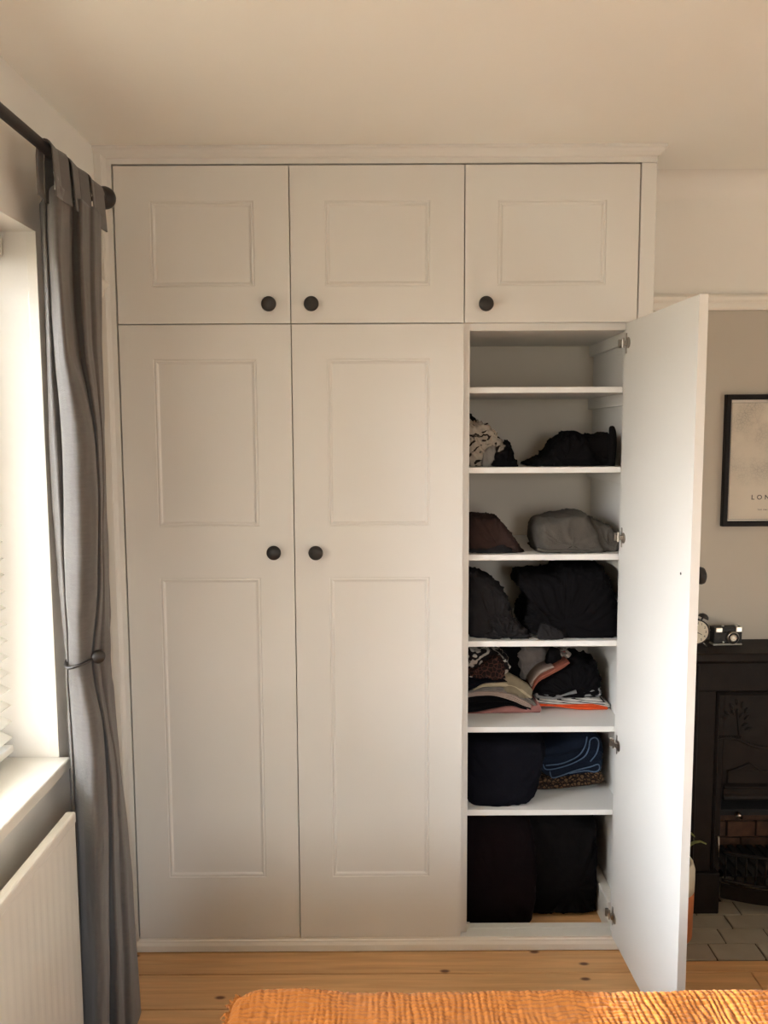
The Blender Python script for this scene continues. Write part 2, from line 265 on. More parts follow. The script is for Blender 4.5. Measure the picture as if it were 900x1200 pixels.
OUT = {'dark_sweater':[(1.062,1.537),(1.061,1.709),(1.084,1.712),(1.109,1.687),(1.143,1.667),(1.18,1.636),(1.206,1.596),(1.212,1.537)],'white_tee':[(1.053,1.544),(1.052,1.683),(1.079,1.691),(1.118,1.683),(1.145,1.656),(1.167,1.62),(1.173,1.579),(1.168,1.544)],'striped_sleeve':[(1.097,1.551),(1.102,1.594),(1.124,1.616),(1.14,1.61),(1.135,1.551)],'black_sock':[(1.12,1.545),(1.133,1.588),(1.168,1.607),(1.174,1.631),(1.187,1.626),(1.199,1.58),(1.207,1.547)],'black_jumper':[(1.259,1.542),(1.262,1.562),(1.287,1.575),(1.314,1.586),(1.341,1.63),(1.368,1.652),(1.39,1.663),(1.418,1.654),(1.446,1.619),(1.458,1.541)],'black_top':[(1.399,1.54),(1.409,1.618),(1.43,1.649),(1.486,1.651),(1.508,1.657),(1.522,1.643),(1.534,1.618),(1.539,1.543)],'brown':[(1.055,1.26),(1.055,1.383),(1.088,1.394),(1.121,1.391),(1.154,1.386),(1.182,1.355),(1.216,1.31),(1.236,1.279),(1.222,1.262)],'brown_hem':[(1.056,1.268),(1.056,1.29),(1.116,1.295),(1.17,1.303),(1.192,1.273)],'grey':[(1.295,1.256),(1.278,1.287),(1.271,1.338),(1.287,1.379),(1.329,1.39),(1.412,1.404),(1.437,1.395),(1.459,1.365),(1.477,1.328),(1.494,1.286),(1.478,1.258)],'grey_sleeve':[(1.439,1.255),(1.436,1.379),(1.481,1.374),(1.521,1.348),(1.547,1.317),(1.555,1.3),(1.533,1.278),(1.512,1.258)],'charcoal':[(1.057,0.976),(1.056,1.204),(1.084,1.207),(1.137,1.187),(1.173,1.153),(1.193,1.113),(1.208,1.076),(1.219,1.019),(1.22,0.976)],'charcoal_sleeve':[(1.107,0.986),(1.118,1.031),(1.123,1.068),(1.156,1.084),(1.194,1.067),(1.233,1.034),(1.261,1.005),(1.228,0.994),(1.179,0.989)],'black_coat':[(1.346,0.97),(1.323,1.007),(1.252,1.016),(1.235,1.045),(1.259,1.11),(1.245,1.139),(1.222,1.162),(1.225,1.193),(1.247,1.204),(1.348,1.209),(1.375,1.226),(1.431,1.229),(1.493,1.228),(1.51,1.206),(1.534,1.143),(1.558,1.08),(1.56,0.968)],'plastic':[(1.277,1.01),(1.281,1.046),(1.298,1.055),(1.347,1.029),(1.353,1.01)],'zebra':[(1.061,0.852),(1.06,0.937),(1.129,0.936),(1.171,0.922),(1.203,0.901),(1.209,0.866),(1.186,0.852),(1.143,0.846)],'black_mid':[(1.198,0.751),(1.202,0.903),(1.285,0.903),(1.292,0.787),(1.281,0.75)],'cream_mid':[(1.262,0.794),(1.264,0.908),(1.361,0.908),(1.391,0.896),(1.377,0.835),(1.324,0.793)],'black_strap':[(1.337,0.83),(1.351,0.913),(1.392,0.91),(1.384,0.841),(1.367,0.823)],'lace':[(1.057,0.859),(1.056,0.876),(1.096,0.887),(1.135,0.916),(1.168,0.921),(1.185,0.901),(1.191,0.867),(1.175,0.844),(1.135,0.864),(1.096,0.87)],'beige':[(1.184,0.805),(1.189,0.858),(1.22,0.849),(1.252,0.831),(1.28,0.805),(1.281,0.776),(1.258,0.776)],'black_stack':[(1.289,0.771),(1.294,0.801),(1.331,0.833),(1.374,0.862),(1.411,0.885),(1.445,0.906),(1.474,0.888),(1.502,0.891),(1.514,0.862),(1.526,0.823),(1.519,0.788),(1.51,0.767)],'floral':[(1.34,0.77),(1.354,0.836),(1.368,0.88),(1.39,0.907),(1.431,0.901),(1.443,0.871),(1.428,0.769)],'black_bottom_a':[(1.058,0.415),(1.057,0.653),(1.299,0.652),(1.306,0.576),(1.296,0.511),(1.274,0.464),(1.234,0.441),(1.195,0.417),(1.126,0.415)],'olive':[(1.319,0.461),(1.333,0.556),(1.394,0.562),(1.531,0.567),(1.56,0.492),(1.561,0.444)],'bag_maroon':[(1.059,-0.006),(1.057,0.37),(1.273,0.369),(1.278,-0.007)],'bag_black':[(1.338,-0.005),(1.267,0.035),(1.252,0.349),(1.497,0.347),(1.513,0.278),(1.532,0.202),(1.539,0.126),(1.512,0.055),(1.507,-0.013)]}
SLAB = {'pink':[(1.059,0.717,0.723),(1.127,0.72,0.731),(1.2035,0.719,0.749),(1.255,0.72,0.742),(1.2974999999999999,0.722,0.757),(1.306,0.722,0.754)],'black_tee':[(1.0585,0.72,0.781),(1.0985,0.726,0.786),(1.1495,0.737,0.787),(1.212,0.746,0.769),(1.246,0.737,0.754),(1.272,0.729,0.745)],'striped':[(1.058,0.781,0.794),(1.098,0.786,0.799),(1.1520000000000001,0.787,0.798),(1.212,0.769,0.789),(1.246,0.754,0.772),(1.2715,0.745,0.757)],'grey_tee':[(1.07,0.793,0.799),(1.098,0.799,0.809),(1.155,0.798,0.814),(1.2115,0.789,0.807),(1.254,0.767,0.786),(1.2885,0.748,0.76)],'cream':[(1.087,0.806,0.807),(1.115,0.813,0.825),(1.1545,0.814,0.83),(1.211,0.81,0.827),(1.24,0.795,0.812),(1.274,0.774,0.786)],'black_fold':[(1.059,0.793,0.86),(1.0935000000000001,0.807,0.865),(1.1275,0.822,0.856),(1.1629999999999998,0.827,0.847),(1.1885,0.827,0.853),(1.204,0.824,0.836)],'pale_pink':[(1.284,0.798,0.822),(1.3065,0.822,0.851),(1.329,0.842,0.865),(1.357,0.857,0.874)],'coral':[(1.285,0.79,0.807),(1.3045,0.822,0.839),(1.341,0.845,0.86),(1.3835,0.868,0.883),(1.403,0.883,0.894)],'orange':[(1.3125,0.737,0.745),(1.361,0.736,0.744),(1.4335,0.725,0.744),(1.491,0.722,0.744),(1.537,0.723,0.735)],'white_stripe':[(1.304,0.748,0.762),(1.361,0.744,0.761),(1.433,0.744,0.765),(1.4905,0.744,0.764),(1.543,0.732,0.746)],'grey_fold':[(1.3005,0.763,0.786),(1.361,0.761,0.777),(1.433,0.765,0.78),(1.4755,0.765,0.794),(1.513,0.763,0.8)],'leopard':[(1.2854999999999999,0.454,0.487),(1.3315000000000001,0.454,0.493),(1.389,0.457,0.496),(1.4605000000000001,0.465,0.507),(1.5215,0.477,0.513)],'jeans':[(1.3155000000000001,0.513,0.593),(1.3610000000000002,0.488,0.605),(1.419,0.494,0.622),(1.476,0.503,0.634),(1.5194999999999999,0.508,0.631)]}
JSEAM = [[(1.32,0.545),(1.329,0.527),(1.357,0.527),(1.409,0.544),(1.454,0.571),(1.47,0.6),(1.476,0.63),(1.495,0.636),(1.507,0.618),(1.499,0.582),(1.477,0.556)],[(1.343,0.521),(1.352,0.497),(1.381,0.503),(1.432,0.524),(1.477,0.538),(1.503,0.547),(1.509,0.529),(1.495,0.517),(1.461,0.52),(1.409,0.512)],[(1.329,0.542),(1.386,0.547),(1.437,0.571),(1.459,0.606),(1.464,0.642)]]
STRAP = [(1.508,1.549),(1.512,1.603),(1.512,1.643),(1.507,1.675)]


# ------------------------------------------------------------------ the room
CZ = 2.487; XW = -.051; YB = .30; XR = 3.3; YK = -4.2
struct('ceiling', box(-.32, XR + .1, YK - .1, .75, CZ, CZ + .1), M['ceiling'])
sub = struct('floor', box(-.32, XR + .1, YK - .1, .75, -.09, -.024), M['grout'])
random.seed(3)
plank_me = {}
def plank(x0, x1, y0, y1):
    g_ = .0022; dz = random.uniform(-.0012, 0)
    o = obj('plank', box(x0 - (x0 + x1) / 2 + g_, x1 - (x0 + x1) / 2 - g_, y0 - (y0 + y1) / 2 + g_, y1 - (y0 + y1) / 2 - g_, -.022, 0), M['pine'], sub, bevel=.0015)
    o.location = ((x0 + x1) / 2, (y0 + y1) / 2, dz)
HX0, HX1, HY = 1.66, 2.86, -.055
edges = [.60, .445, .295, .145, 0.0, -.110, -.262]
while edges[-1] > YK: edges.append(edges[-1] - .150)
for i in range(len(edges) - 1):
    y1, y0 = edges[i], max(edges[i + 1], YK)
    if y0 >= 0 - 1e-6: plank(XW, HX0, y0, y1)
    elif i == 4:
        plank(XW, HX0, y0, y1); plank(HX0, HX1 + .3, y0, HY)
    else:
        cuts = [XW] + ([random.uniform(1.9, 2.8)] if i in (5, 6) else [random.uniform(.2, 2.9)]) + [XR]
        for a, b in zip(cuts, cuts[1:]): plank(a, b, y0, y1)
# left wall round the window opening
WY0, WY1, WZ0, WZ1 = -2.90, -.44, .80, 2.145
bm = bmesh.new()
bx(bm, -.32, XW, WY1, .75, -.02, CZ); bx(bm, -.32, XW, YK, WY0, -.02, CZ); bx(bm, -.32, XW, WY0, WY1, -.02, WZ0); bx(bm, -.32, XW, WY0, WY1, WZ1, CZ)
struct('wall_left', bm, M['wall'])
struct('wall_right', box(XR, XR + .1, YK, .75, -.02, CZ), M['wall_grey'])
RX0, RX1, RZa, RZb = 1.05, 1.70, .90, 2.10
bm = bmesh.new(); bx(bm, -.32, RX0, YK - .1, YK, -.02, CZ); bx(bm, RX1, XR + .1, YK - .1, YK, -.02, CZ); bx(bm, RX0, RX1, YK - .1, YK, -.02, RZa); bx(bm, RX0, RX1, YK - .1, YK, RZb, CZ)
struct('wall_rear', bm, M['wall'])
w2 = sroot('added_fill_window')  # unseen window, added behind the camera to brighten the wardrobe fronts
bm = bmesh.new(); bx(bm, RX0, RX0 + .05, YK - .08, YK - .03, RZa, RZb); bx(bm, RX1 - .05, RX1, YK - .08, YK - .03, RZa, RZb); bx(bm, RX0 + .05, RX1 - .05, YK - .08, YK - .03, RZa, RZa + .05); bx(bm, RX0 + .05, RX1 - .05, YK - .08, YK - .03, RZb - .05, RZb)
obj('window_frame', bm, M['trim'], w2, bevel=.003); obj('pane', box(RX0 + .05, RX1 - .05, YK - .056, YK - .052, RZa + .05, RZb - .05), M['glass'], w2)
struct('wall_alcove', box(XW, 1.62, .62, .72, -.02, CZ), M['wall'])
# chimney breast: paler above the picture rail, fire opening below
FX0, FX1, FZ1 = 1.965, 2.335, .40
bm = bmesh.new(); bx(bm, 1.62, XR, YB, YB + .12, 2.07, CZ)
wu = struct('wall_back', bm, M['wall'])
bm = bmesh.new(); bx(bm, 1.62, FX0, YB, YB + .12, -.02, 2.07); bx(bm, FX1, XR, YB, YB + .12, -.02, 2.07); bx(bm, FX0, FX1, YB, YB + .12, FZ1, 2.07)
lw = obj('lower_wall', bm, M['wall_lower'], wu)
# cove between wall and ceiling
bm = bmesh.new(); R_ = .085
pr = [(YB, CZ), (YB, CZ - R_)] + [(YB - R_ + R_ * math.cos(a), CZ - R_ + R_ * math.sin(a)) for a in [k * PI / 40 for k in range(1, 20)]] + [(YB - R_, CZ)]
extrude_profile(bm, pr, 1.594, XR, 'x'); struct('trim_1', bm, M['wall'])
# picture rails
rail = [(0, 0), (-.012, .0), (-.016, .008), (-.016, .022), (-.024, .030), (-.028, .040), (-.022, .048), (-.012, .052), (0, .053)]
bm = bmesh.new(); extrude_profile(bm, [(YB + a, 2.058 + b) for a, b in rail], 1.60, XR, 'x'); struct('trim_2', bm, M['trim'])
bm = bmesh.new(); extrude_profile(bm, [(XW - a * 1.1, 2.058 + b) for a, b in rail], -.32, -.001, 'y'); struct('trim_3', bm, M['trim'])

# ------------------------------------------------------------------ window
win = sroot('window_1')
XF0, XF1 = -.285, -.225
bm = bmesh.new(); fw = .055
bx(bm, XF0, XF1, WY0, WY1, WZ1 - fw, WZ1); bx(bm, XF0, XF1, WY0, WY1, .832, .832 + fw + .02)
bx(bm, XF0, XF1, WY1 - fw, WY1, .832 + fw, WZ1 - fw); bx(bm, XF0, XF1, WY0, WY0 + fw, .832 + fw, WZ1 - fw)
for yy in (-1.26, -2.08): bx(bm, XF0, XF1, yy - .035, yy + .035, .832 + fw, WZ1 - fw)
obj('window_frame', bm, M['upvc'], win, bevel=.004)
for a, b in ((WY0 + fw, -2.115), (-2.045, -1.295), (-1.225, WY1 - fw)):
    obj('pane', box(-.257, -.253, a, b, .832 + fw, WZ1 - fw), M['glass'], win)
obj('window_sill', box(-.225, -.020, WY0 + .001, WY1 - .001, .802, .832), M['trim'], win, bevel=.004)
obj('corner_bead', box(XW - .022, XW + .002, WY1 - .004, WY1 + .0005, .832, WZ1), M['trim'], win, bevel=.001)

struct('sun_blocker', box(-4.6, -4.0, -.16, 6.0, -2.5, 4.5), M['trim'])  # unseen block added outside so direct sun misses the curtain

# venetian blind in the reveal
BX = -.182
bl = thing('venetian_blind', 'white wooden venetian blind with open slats inside the left window reveal', 'blind', (BX, -1.57, .85))
bm = box(-.030, .062, WY0 + .02 + 1.57, WY1 - .012 + 1.57, 1.222, 1.292); obj('headrail', bm, M['slat'], bl, bevel=.018)
bm = box(-.025, .025, WY0 + .03 + 1.57, WY1 - .02 + 1.57, .004, .022); obj('bottom_rail', bm, M['slat'], bl, bevel=.003)
bm = bmesh.new(); nn = 6
for i in range(nn):
    pass
L0, L1 = WY0 + .03 + 1.57, WY1 - .02 + 1.57
top = []; bot = []
for i in range(nn + 1):
    x = -.025 + .05 * i / nn; z = .002 * (1 - (x / .025) ** 2)
    top.append((x, z + .0012)); bot.append((x, z - .0012))
extrude_profile(bm, top + bot[::-1], L0, L1, 'y')
bmesh.ops.recalc_face_normals(bm, faces=bm.faces)
slat_me = bpy.data.meshes.new('slat'); bm.to_mesh(slat_me); bm.free()
for k in range(28):
    o = link('slat', slat_me, M['slat'], bl); o.location = (0, 0, .050 + k * .0418); o.rotation_euler = (0, math.radians(SLAT_TILT := 22), 0)
for yy in (L1 - .12, L1 - .9, L0 + .12):
    for xx in (-.027, .027):
        bm = bmesh.new(); tube(bm, [(xx, yy, .01), (xx, yy, 1.23)], .0009, 5); obj('ladder_cord', bm, M['slat'], bl)
bm = bmesh.new(); tube(bm, [(.034, L1 - .10, .42), (.034, L1 - .10, 1.23)], .001, 5); obj('pull_cord', bm, M['slat'], bl)
bm = bmesh.new(); lathe(bm, [(.0, .465), (.004, .463), (.006, .45), (.010, .42), (.009, .412), (0, .411)], 12, Matrix.Translation((.034, L1 - .10, 0))); obj('cord_acorn', bm, M['beige'], bl, smooth=True)

# ------------------------------------------------------------------ radiator
rad = thing('radiator', 'white panel radiator under the window sill, left of the curtain', 'radiator', (.0, -1.35, .12))
RZ0, RZ1 = .0, .637; RY0, RY1 = -1.0, .764
bm = bmesh.new()
prof = []
n = 212
for i in range(n + 1):
    y = RY0 + .004 + (RY1 - RY0 - .008) * i / n
    ph = ((y - RY0) % .0333) / .0333
    prof.append((.041 - .0005 * (0.5 + .5 * math.cos(2 * PI * ph)), y))
prof += [(.030, RY1 - .004), (.030, RY0 + .004)]
extrude_profile(bm, prof, .03, RZ1 - .029, 'z'); obj('front_panel', bm, M['radiator'], rad, smooth=False)
obj('rear_panel', box(.020, .026, RY0 + .01, RY1 - .01, .03, RZ1 - .032), M['radiator'], rad)
bm = bmesh.new(); bx(bm, .020, .045, RY0, RY1, RZ1 - .030, RZ1 - .001); obj('top_cap', bm, M['radiator'], rad, bevel=.006)
obj('side_panel', box(.021, .041, RY1 - .006, RY1 - .001, .04, RZ1 - .031), M['radiator'], rad)
for yy in (RY1 - .05, RY0 + .05):
    bm = bmesh.new(); tube(bm, [(.030, yy, .06), (.030, yy, -.118)], .008, 8); obj('pipe', bm, M['steel'], rad)
for yy in (-.7, .5): obj('wall_bracket', box(-.050, .019, yy, yy + .04, .1, .5), M['radiator'], rad)

# ------------------------------------------------------------------ curtain
rod = thing('curtain_rod', 'black metal curtain rod with round finial above the left window', 'curtain rod', (.04, -.2, 2.29))
bm = bmesh.new(); tube(bm, [(0, -.01, 0), (0, -2.8, 0)], .0125, 16); obj('pole', bm, M['black_metal'], rod, smooth=True)
bm = bmesh.new(); lathe(bm, [(0, .030)] + [(.030 * math.sin(a), .030 * math.cos(a)) for a in [k * PI / 14 for k in range(1, 13)]] + [(.014, -.030), (.014, -.034), (0, -.034)], 24, Matrix.Rotation(-PI / 2, 4, 'X')); obj('finial', bm, M['black_metal'], rod, smooth=True)
for yy in (-.055, -2.5):
    bm = bmesh.new(); tube(bm, [(-.09, yy, -.02), (-.03, yy, -.022), (0, yy, -.013)], .006, 8); lathe(bm, [(0, 0), (.022, 0), (.022, .006), (0, .006)], 16, Matrix.Translation((-.0905, yy, -.02)) @ Matrix.Rotation(PI / 2, 4, 'Y')); obj('bracket', bm, M['black_metal'], rod)

cur = thing('curtain', 'dark grey tab top curtain gathered at the left of the wardrobe', 'curtain', (.03, -.44, 0))
rows = [[Vector((max(x, -.046), y, z)) for x, y in row] for z, row in CURTAIN]
fine_rows = [catmull(r, 9) for r in rows]
ncol = len(fine_rows[0])
cols = [catmull([r[j] for r in fine_rows], 5) for j in range(ncol)]
nrow = len(cols[0])
bm = bmesh.new(); grid = []
for i in range(nrow):
    ln = []
    for j in range(ncol):
        p = cols[j][i].copy(); q = Vector((p.x * 16, p.y * 16, p.z * 3.5))
        a = .0045 * noise.noise(q) + .0018 * noise.noise(q * 3.1)
        p.x += a; p.y += .6 * noise.noise(q + Vector((9, 2, 5))) * .005
        p.x = max(p.x, -.047)
        ln.append(bm.verts.new(p - Vector(cur.location)))
    grid.append(ln)
for i in range(nrow - 1):
    for j in range(ncol - 1): bm.faces.new((grid[i][j], grid[i][j + 1], grid[i + 1][j + 1], grid[i + 1][j]))
dr = obj('drape', bm, M['curtain'], cur, smooth=True)
sm = dr.modifiers.new('thick', 'SOLIDIFY'); sm.thickness = .003; sm.offset = 0
def strip(bm, path, width_vec, th):
    """flat band along path with a thickness"""
    path = [Vector(p) for p in path]; wv = Vector(width_vec); rings = []
    for i, p in enumerate(path):
        t = (path[min(i + 1, len(path) - 1)] - path[max(i - 1, 0)]).normalized(); nn_ = t.cross(wv).normalized() * th / 2
        rings.append([bm.verts.new(p + s * wv / 2 + q * nn_) for s, q in ((-1, -1), (1, -1), (1, 1), (-1, 1))])
    for A, B in zip(rings, rings[1:]):
        for k in range(4): bm.faces.new((A[k], A[(k + 1) % 4], B[(k + 1) % 4], B[k]))
    bm.faces.new(rings[0][::-1]); bm.faces.new(rings[-1])
tabs = [(-.575, .050, .35), (-.525, .045, -.5), (-.455, .052, .25), (-.395, .046, -.45), (-.335, .05, .5), (-.290, .062, -.15)]
for yy, wd, an in tabs:
    p = [(.062, yy, 2.185), (.060, yy, 2.22), (.057, yy, 2.27)] + [(.04 + .0155 * math.cos(a), yy, 2.29 + .0155 * math.sin(a)) for a in [k * PI / 8 for k in range(0, 9)]] + [(.022, yy, 2.27), (.022, yy, 2.22), (.022, yy, 2.185)]
    p = [Vector(q) - Vector(cur.location) for q in p]
    c0 = Vector((.04, yy, 0)) - Vector(cur.location)
    rot = Matrix.Rotation(an * .35, 3, 'Z')
    p = [Vector((c0.x, c0.y, 0)) + rot @ (q - Vector((c0.x, c0.y, 0))) for q in p]
    bm = bmesh.new(); strip(bm, p, rot @ Vector((0, wd, 0)), .003); obj('tab', bm, M['curtain'], cur, bevel=.001)
bm = bmesh.new(); strip(bm, [(.026, -.136, 2.242), (.028, -.137, 2.225), (.027, -.137, 2.203)], (.0075, .003, 0), .001); obj('care_label', bm, M['label'], cur)

hb = thing('curtain_holdback', 'black curtain holdback with round knob clasping the grey curtain', 'holdback', (-.05, -.46, 1.09))
arm = [Vector(q) - Vector(hb.location) for q in catmull([(-.050, -.345, 1.088), (-.030, -.400, 1.086), (-.008, -.480, 1.086), (.012, -.512, 1.086), (.040, -.516, 1.094), (.062, -.492, 1.101), (.078, -.468, 1.104)], 8)]
bm = bmesh.new(); tube(bm, arm, .0042, 10); obj('arm', bm, M['black_metal'], hb, smooth=True)
bm = bmesh.new(); lathe(bm, [(0, -.016), (.010, -.015), (.014, -.008), (.0175, 0), (.0175, .005), (.013, .012), (0, .014)], 20, Matrix.Translation(Vector((.074, -.478, 1.105)) - Vector(hb.location)) @ Matrix.Rotation(-1.0, 4, 'Z') @ Matrix.Rotation(PI / 2, 4, 'Y')); obj('knob', bm, M['black_metal'], hb, smooth=True)
bm = bmesh.new(); lathe(bm, [(0, 0), (.02, 0), (.02, .005), (0, .005)], 16, Matrix.Translation(Vector((-.0505, -.345, 1.088)) - Vector(hb.location)) @ Matrix.Rotation(PI / 2, 4, 'Y')); obj('wall_plate', bm, M['black_metal'], hb)

# ------------------------------------------------------------------ wardrobe
wd = thing('wardrobe', 'tall off-white fitted wardrobe with black knobs and one open door', 'wardrobe', (.77, .25, 0))
WL = Vector(wd.location)
def wpart(name, bm, m, parent=wd, bevel=.0012, smooth=False):
    bmesh.ops.translate(bm, verts=bm.verts, vec=-WL); return obj(name, bm, m, parent, bevel=bevel, smooth=smooth)
PW = .515; Z0, Z1, Z2 = .047, 1.9805, 2.437
# face frame behind the overlay doors and the flush surround
bm = bmesh.new()
bx(bm, XW + .001, .05, .0225, .045, 0, CZ); bx(bm, 1.52, 1.593, .0225, .045, 0, CZ); bx(bm, .49, .54, .0225, .045, Z0, CZ); bx(bm, 1.01, 1.05, .0225, .045, Z0, CZ)
for a, b in ((.05, .49), (.54, 1.01), (1.05, 1.52)):
    bx(bm, a, b, .0225, .045, 2.40, CZ); bx(bm, a, b, .0225, .045, 1.9605, 2.02)
wpart('face_frame', bm, M['paint'])
bm = bmesh.new(); bx(bm, 1.5475, 1.593, 0, .0225, 0, Z2 + .003); wpart('right_stile', bm, M['paint'], bevel=.003)
bm = bmesh.new(); extrude_profile(bm, [(XW + .001, .0225), (XW + .001, -.012), (-.030, -.012), (-.026, -.006), (-.018, -.001), (-.0035, 0), (-.0035, .0225)], 0.0, CZ - .001, 'z'); wpart('left_architrave', bm, M['paint'], bevel=0)
crown = [(.0225, CZ - .0005), (-.022, CZ - .0005), (-.022, CZ - .008), (-.017, CZ - .012), (-.013, CZ - .020), (-.006, CZ - .028), (0, CZ - .031), (0, Z2 + .0035), (.0225, Z2 + .0035)]
bm = bmesh.new()
# crown returns along the right side with a mitre
A = [bm.verts.new((XW + .001, a, b)) for a, b in crown]; B = [bm.verts.new((1.593 - min(a, 0), a, b)) for a, b in crown]; Cc = [bm.verts.new((1.593 - min(a, 0), .295, b)) for a, b in crown]; D_ = [bm.verts.new((1.5935, .295, b)) for a, b in crown]; E_ = [bm.verts.new((1.5935, .0225, b)) for a, b in crown]
for P_, Q_ in ((A, B), (B, Cc), (Cc, D_)):
    for i in range(len(P_) - 1): bm.faces.new((P_[i], P_[i + 1], Q_[i + 1], Q_[i]))
bm.faces.new((A[0], A[-1], B[-1], B[0])); bm.faces.new(A[::-1])
wpart('cornice_end', box(1.5935, 1.593 + .022, .0, .295, CZ - .008, CZ - .001), M['paint'], bevel=0)
wpart('cornice', bm, M['paint'], bevel=0)
bm = bmesh.new(); extrude_profile(bm, [(.045, 0), (-.001, 0), (-.004, .003), (-.004, .022), (-.001, .032), (-.001, .036), (.002, .040), (.002, Z0 - .002), (.045, Z0 - .002)], XW + .001, 1.593, 'x'); wpart('plinth', bm, M['trim'], bevel=0)
wpart('base_rail', box(1.02, 1.553, .0455, .075, .0, .046), M['trim'])
# carcass
wpart('side_panel', box(1.5535, 1.593, .045, .60, 0, CZ - .002), M['melamine'])
wpart('side_panel', box(XW + .002, XW + .02, .045, .60, 0, CZ - .002), M['melamine'])
wpart('partition', box(1.020, 1.038, .045, .5295, 0, 2.40), M['melamine'])
wpart('back_panel', box(XW + .002, 1.5935, .530, .548, 0, 2.45), M['back_board_shaded'])
wpart('compartment_top', box(1.0385, 1.553, .046, .5295, 1.966, 1.984), M['melamine'])
shelf_z = [1.794, 1.549, 1.277, 1.002, .723, .447]
for z in shelf_z:
    wpart('shelf', box(1.0385, 1.553, .046, .5295, z - .018, z), M['melamine'])
for z in shelf_z + [1.984]:
    wpart('shelf_batten', box(1.5365, 1.553, .075, .5292, z - .018 - .038, z - .0182), M['melamine'])
wpart('inner_skirting', box(1.520, 1.5525, .078, .50, 0, .115), M['trim'], bevel=.003)
# doors
def panel_rings(bm, x0, x1, z0, z1, rings):
    prev = None
    for ins, dep in rings:
        r = [bm.verts.new((x0 + ins, dep, z0 + ins)), bm.verts.new((x1 - ins, dep, z0 + ins)), bm.verts.new((x1 - ins, dep, z1 - ins)), bm.verts.new((x0 + ins, dep, z1 - ins))]
        if prev:
            for k in range(4): bm.faces.new((prev[k], prev[(k + 1) % 4], r[(k + 1) % 4], r[k]))
        prev = r
    return prev
T = .022
def door(loc, w_, h_, panels, knob, right, ang=0.0, hinges=(), label=None):
    """local frame: front faces -y, hinge edge at x=0, door runs to x=w_ (or -w_ when hung on the right)"""
    sg = -1 if right else 1
    xs = sorted({0, sg * w_} | {sg * p[0] for p in panels} | {sg * p[1] for p in panels}); zs = sorted({0, h_} | {p[2] for p in panels} | {p[3] for p in panels})
    bm = bmesh.new()
    P = [(min(sg * p[0], sg * p[1]), max(sg * p[0], sg * p[1]), p[2], p[3]) for p in panels]
    for a, b in zip(xs, xs[1:]):
        for c, d in zip(zs, zs[1:]):
            if any(abs(p[0] - a) < 1e-6 and abs(p[1] - b) < 1e-6 and abs(p[2] - c) < 1e-6 and abs(p[3] - d) < 1e-6 for p in P): continue
            bm.faces.new([bm.verts.new(q) for q in ((a, 0, c), (b, 0, c), (b, 0, d), (a, 0, d))])
    x0, x1 = xs[0], xs[-1]
    q = [bm.verts.new(v) for v in ((x0, 0, 0), (x1, 0, 0), (x1, T, 0), (x0, T, 0), (x0, 0, h_), (x1, 0, h_), (x1, T, h_), (x0, T, h_))]
    for f in ((0, 1, 2, 3), (4, 5, 6, 7), (1, 2, 6, 5), (3, 0, 4, 7), (2, 3, 7, 6)): bm.faces.new([q[i] for i in f])
    for p in P: panel_rings(bm, *p, [(0, 0), (.0015, .0022), (.004, .0022), (.007, .0005), (.011, .0022), (.0135, .0052), (.016, .0058)])
    bmesh.ops.remove_doubles(bm, verts=bm.verts, dist=1e-5)
    d = obj('door', bm, M['paint'], wd); d.location = Vector(loc) - WL; d.rotation_euler = (0, 0, ang)
    for p in P:
        obj('panel', box(p[0] + .015, p[1] - .015, .0058, .016, p[2] + .015, p[3] - .015), M['paint'], d)
    if knob:
        bm = bmesh.new(); lathe(bm, [(0, 0), (.009, 0), (.009, .002), (.0065, .005), (.0065, .014), (.014, .018), (.0205, .023), (.0222, .029), (.0205, .035), (.012, .0395), (0, .041)], 28, Matrix.Translation((sg * knob[0], 0, knob[1])) @ FACE_Y)
        obj('knob', bm, M['knob'], d, smooth=True)
    for hz in hinges:
        bm = bmesh.new()
        bx(bm, sg * .003, sg * .010, T, T + .002, hz - .030, hz + .030)
        lathe(bm, [(0, 0), (.0165, 0), (.0165, .002), (0, .002)], 16, Matrix.Translation((sg * .022, T + .002, hz)) @ FACE_Y)
        bx(bm, sg * .002, sg * .018, T + .001, T + .009, hz - .006, hz + .007)
        tube(bm, [(sg * .002, T + .010, hz - .014), (sg * .002, T + .010, hz + .016)], .0032, 8)
        bx(bm, -sg * .014, sg * .003, T + .010, T + .0145, hz - .006, hz + .007)
        bx(bm, -sg * .018, -sg * .010, T + .008, T + .018, hz - .012, hz + .013)
        obj('hinge', bm, M['steel'], d, bevel=.0006)
    return d
gp = .0016
def cols_(i): return i * PW + (gp if i else 0), (i + 1) * PW - gp
UH = Z2 - Z1 - .0035; UZ = Z1 + .0018; LH = Z1 - Z0 - .0018; LZ = Z0
up = lambda a, b: [(a, b, 2.089 - UZ, 2.335 - UZ)]
lo = lambda a, b: [(a, b, 1.374 - LZ, 1.878 - LZ), (a, b, .251 - LZ, 1.216 - LZ)]
DWD = PW - 2 * gp
door((gp, 0, UZ), DWD, UH, up(.103, .408), (.4515, 2.035 - UZ), False)
door((PW + gp, 0, UZ), DWD, UH, up(.102, .412), (.0615, 2.035 - UZ), False)
door((3 * PW - gp, 0, UZ), DWD, UH, up(.096, .415), (.4515, 2.033 - UZ), True)
door((gp, 0, LZ), DWD, LH, lo(.100, .408), (.4535, 1.297 - LZ), False)
door((PW + gp, 0, LZ), DWD, LH, lo(.104, .411), (.0655, 1.296 - LZ), False)
TH = math.radians(180 - 87.82 + 0)
od = door((1.5135 + .9993 * T, .038 * T + .001, LZ), DWD, LH, lo(.100, .412), (.4545, 1.297 - LZ), True, TH, [1.919 - LZ, 1.336 - LZ, .684 - LZ, .118 - LZ])
od['label'] = 'open right-hand door showing its plain inner face'
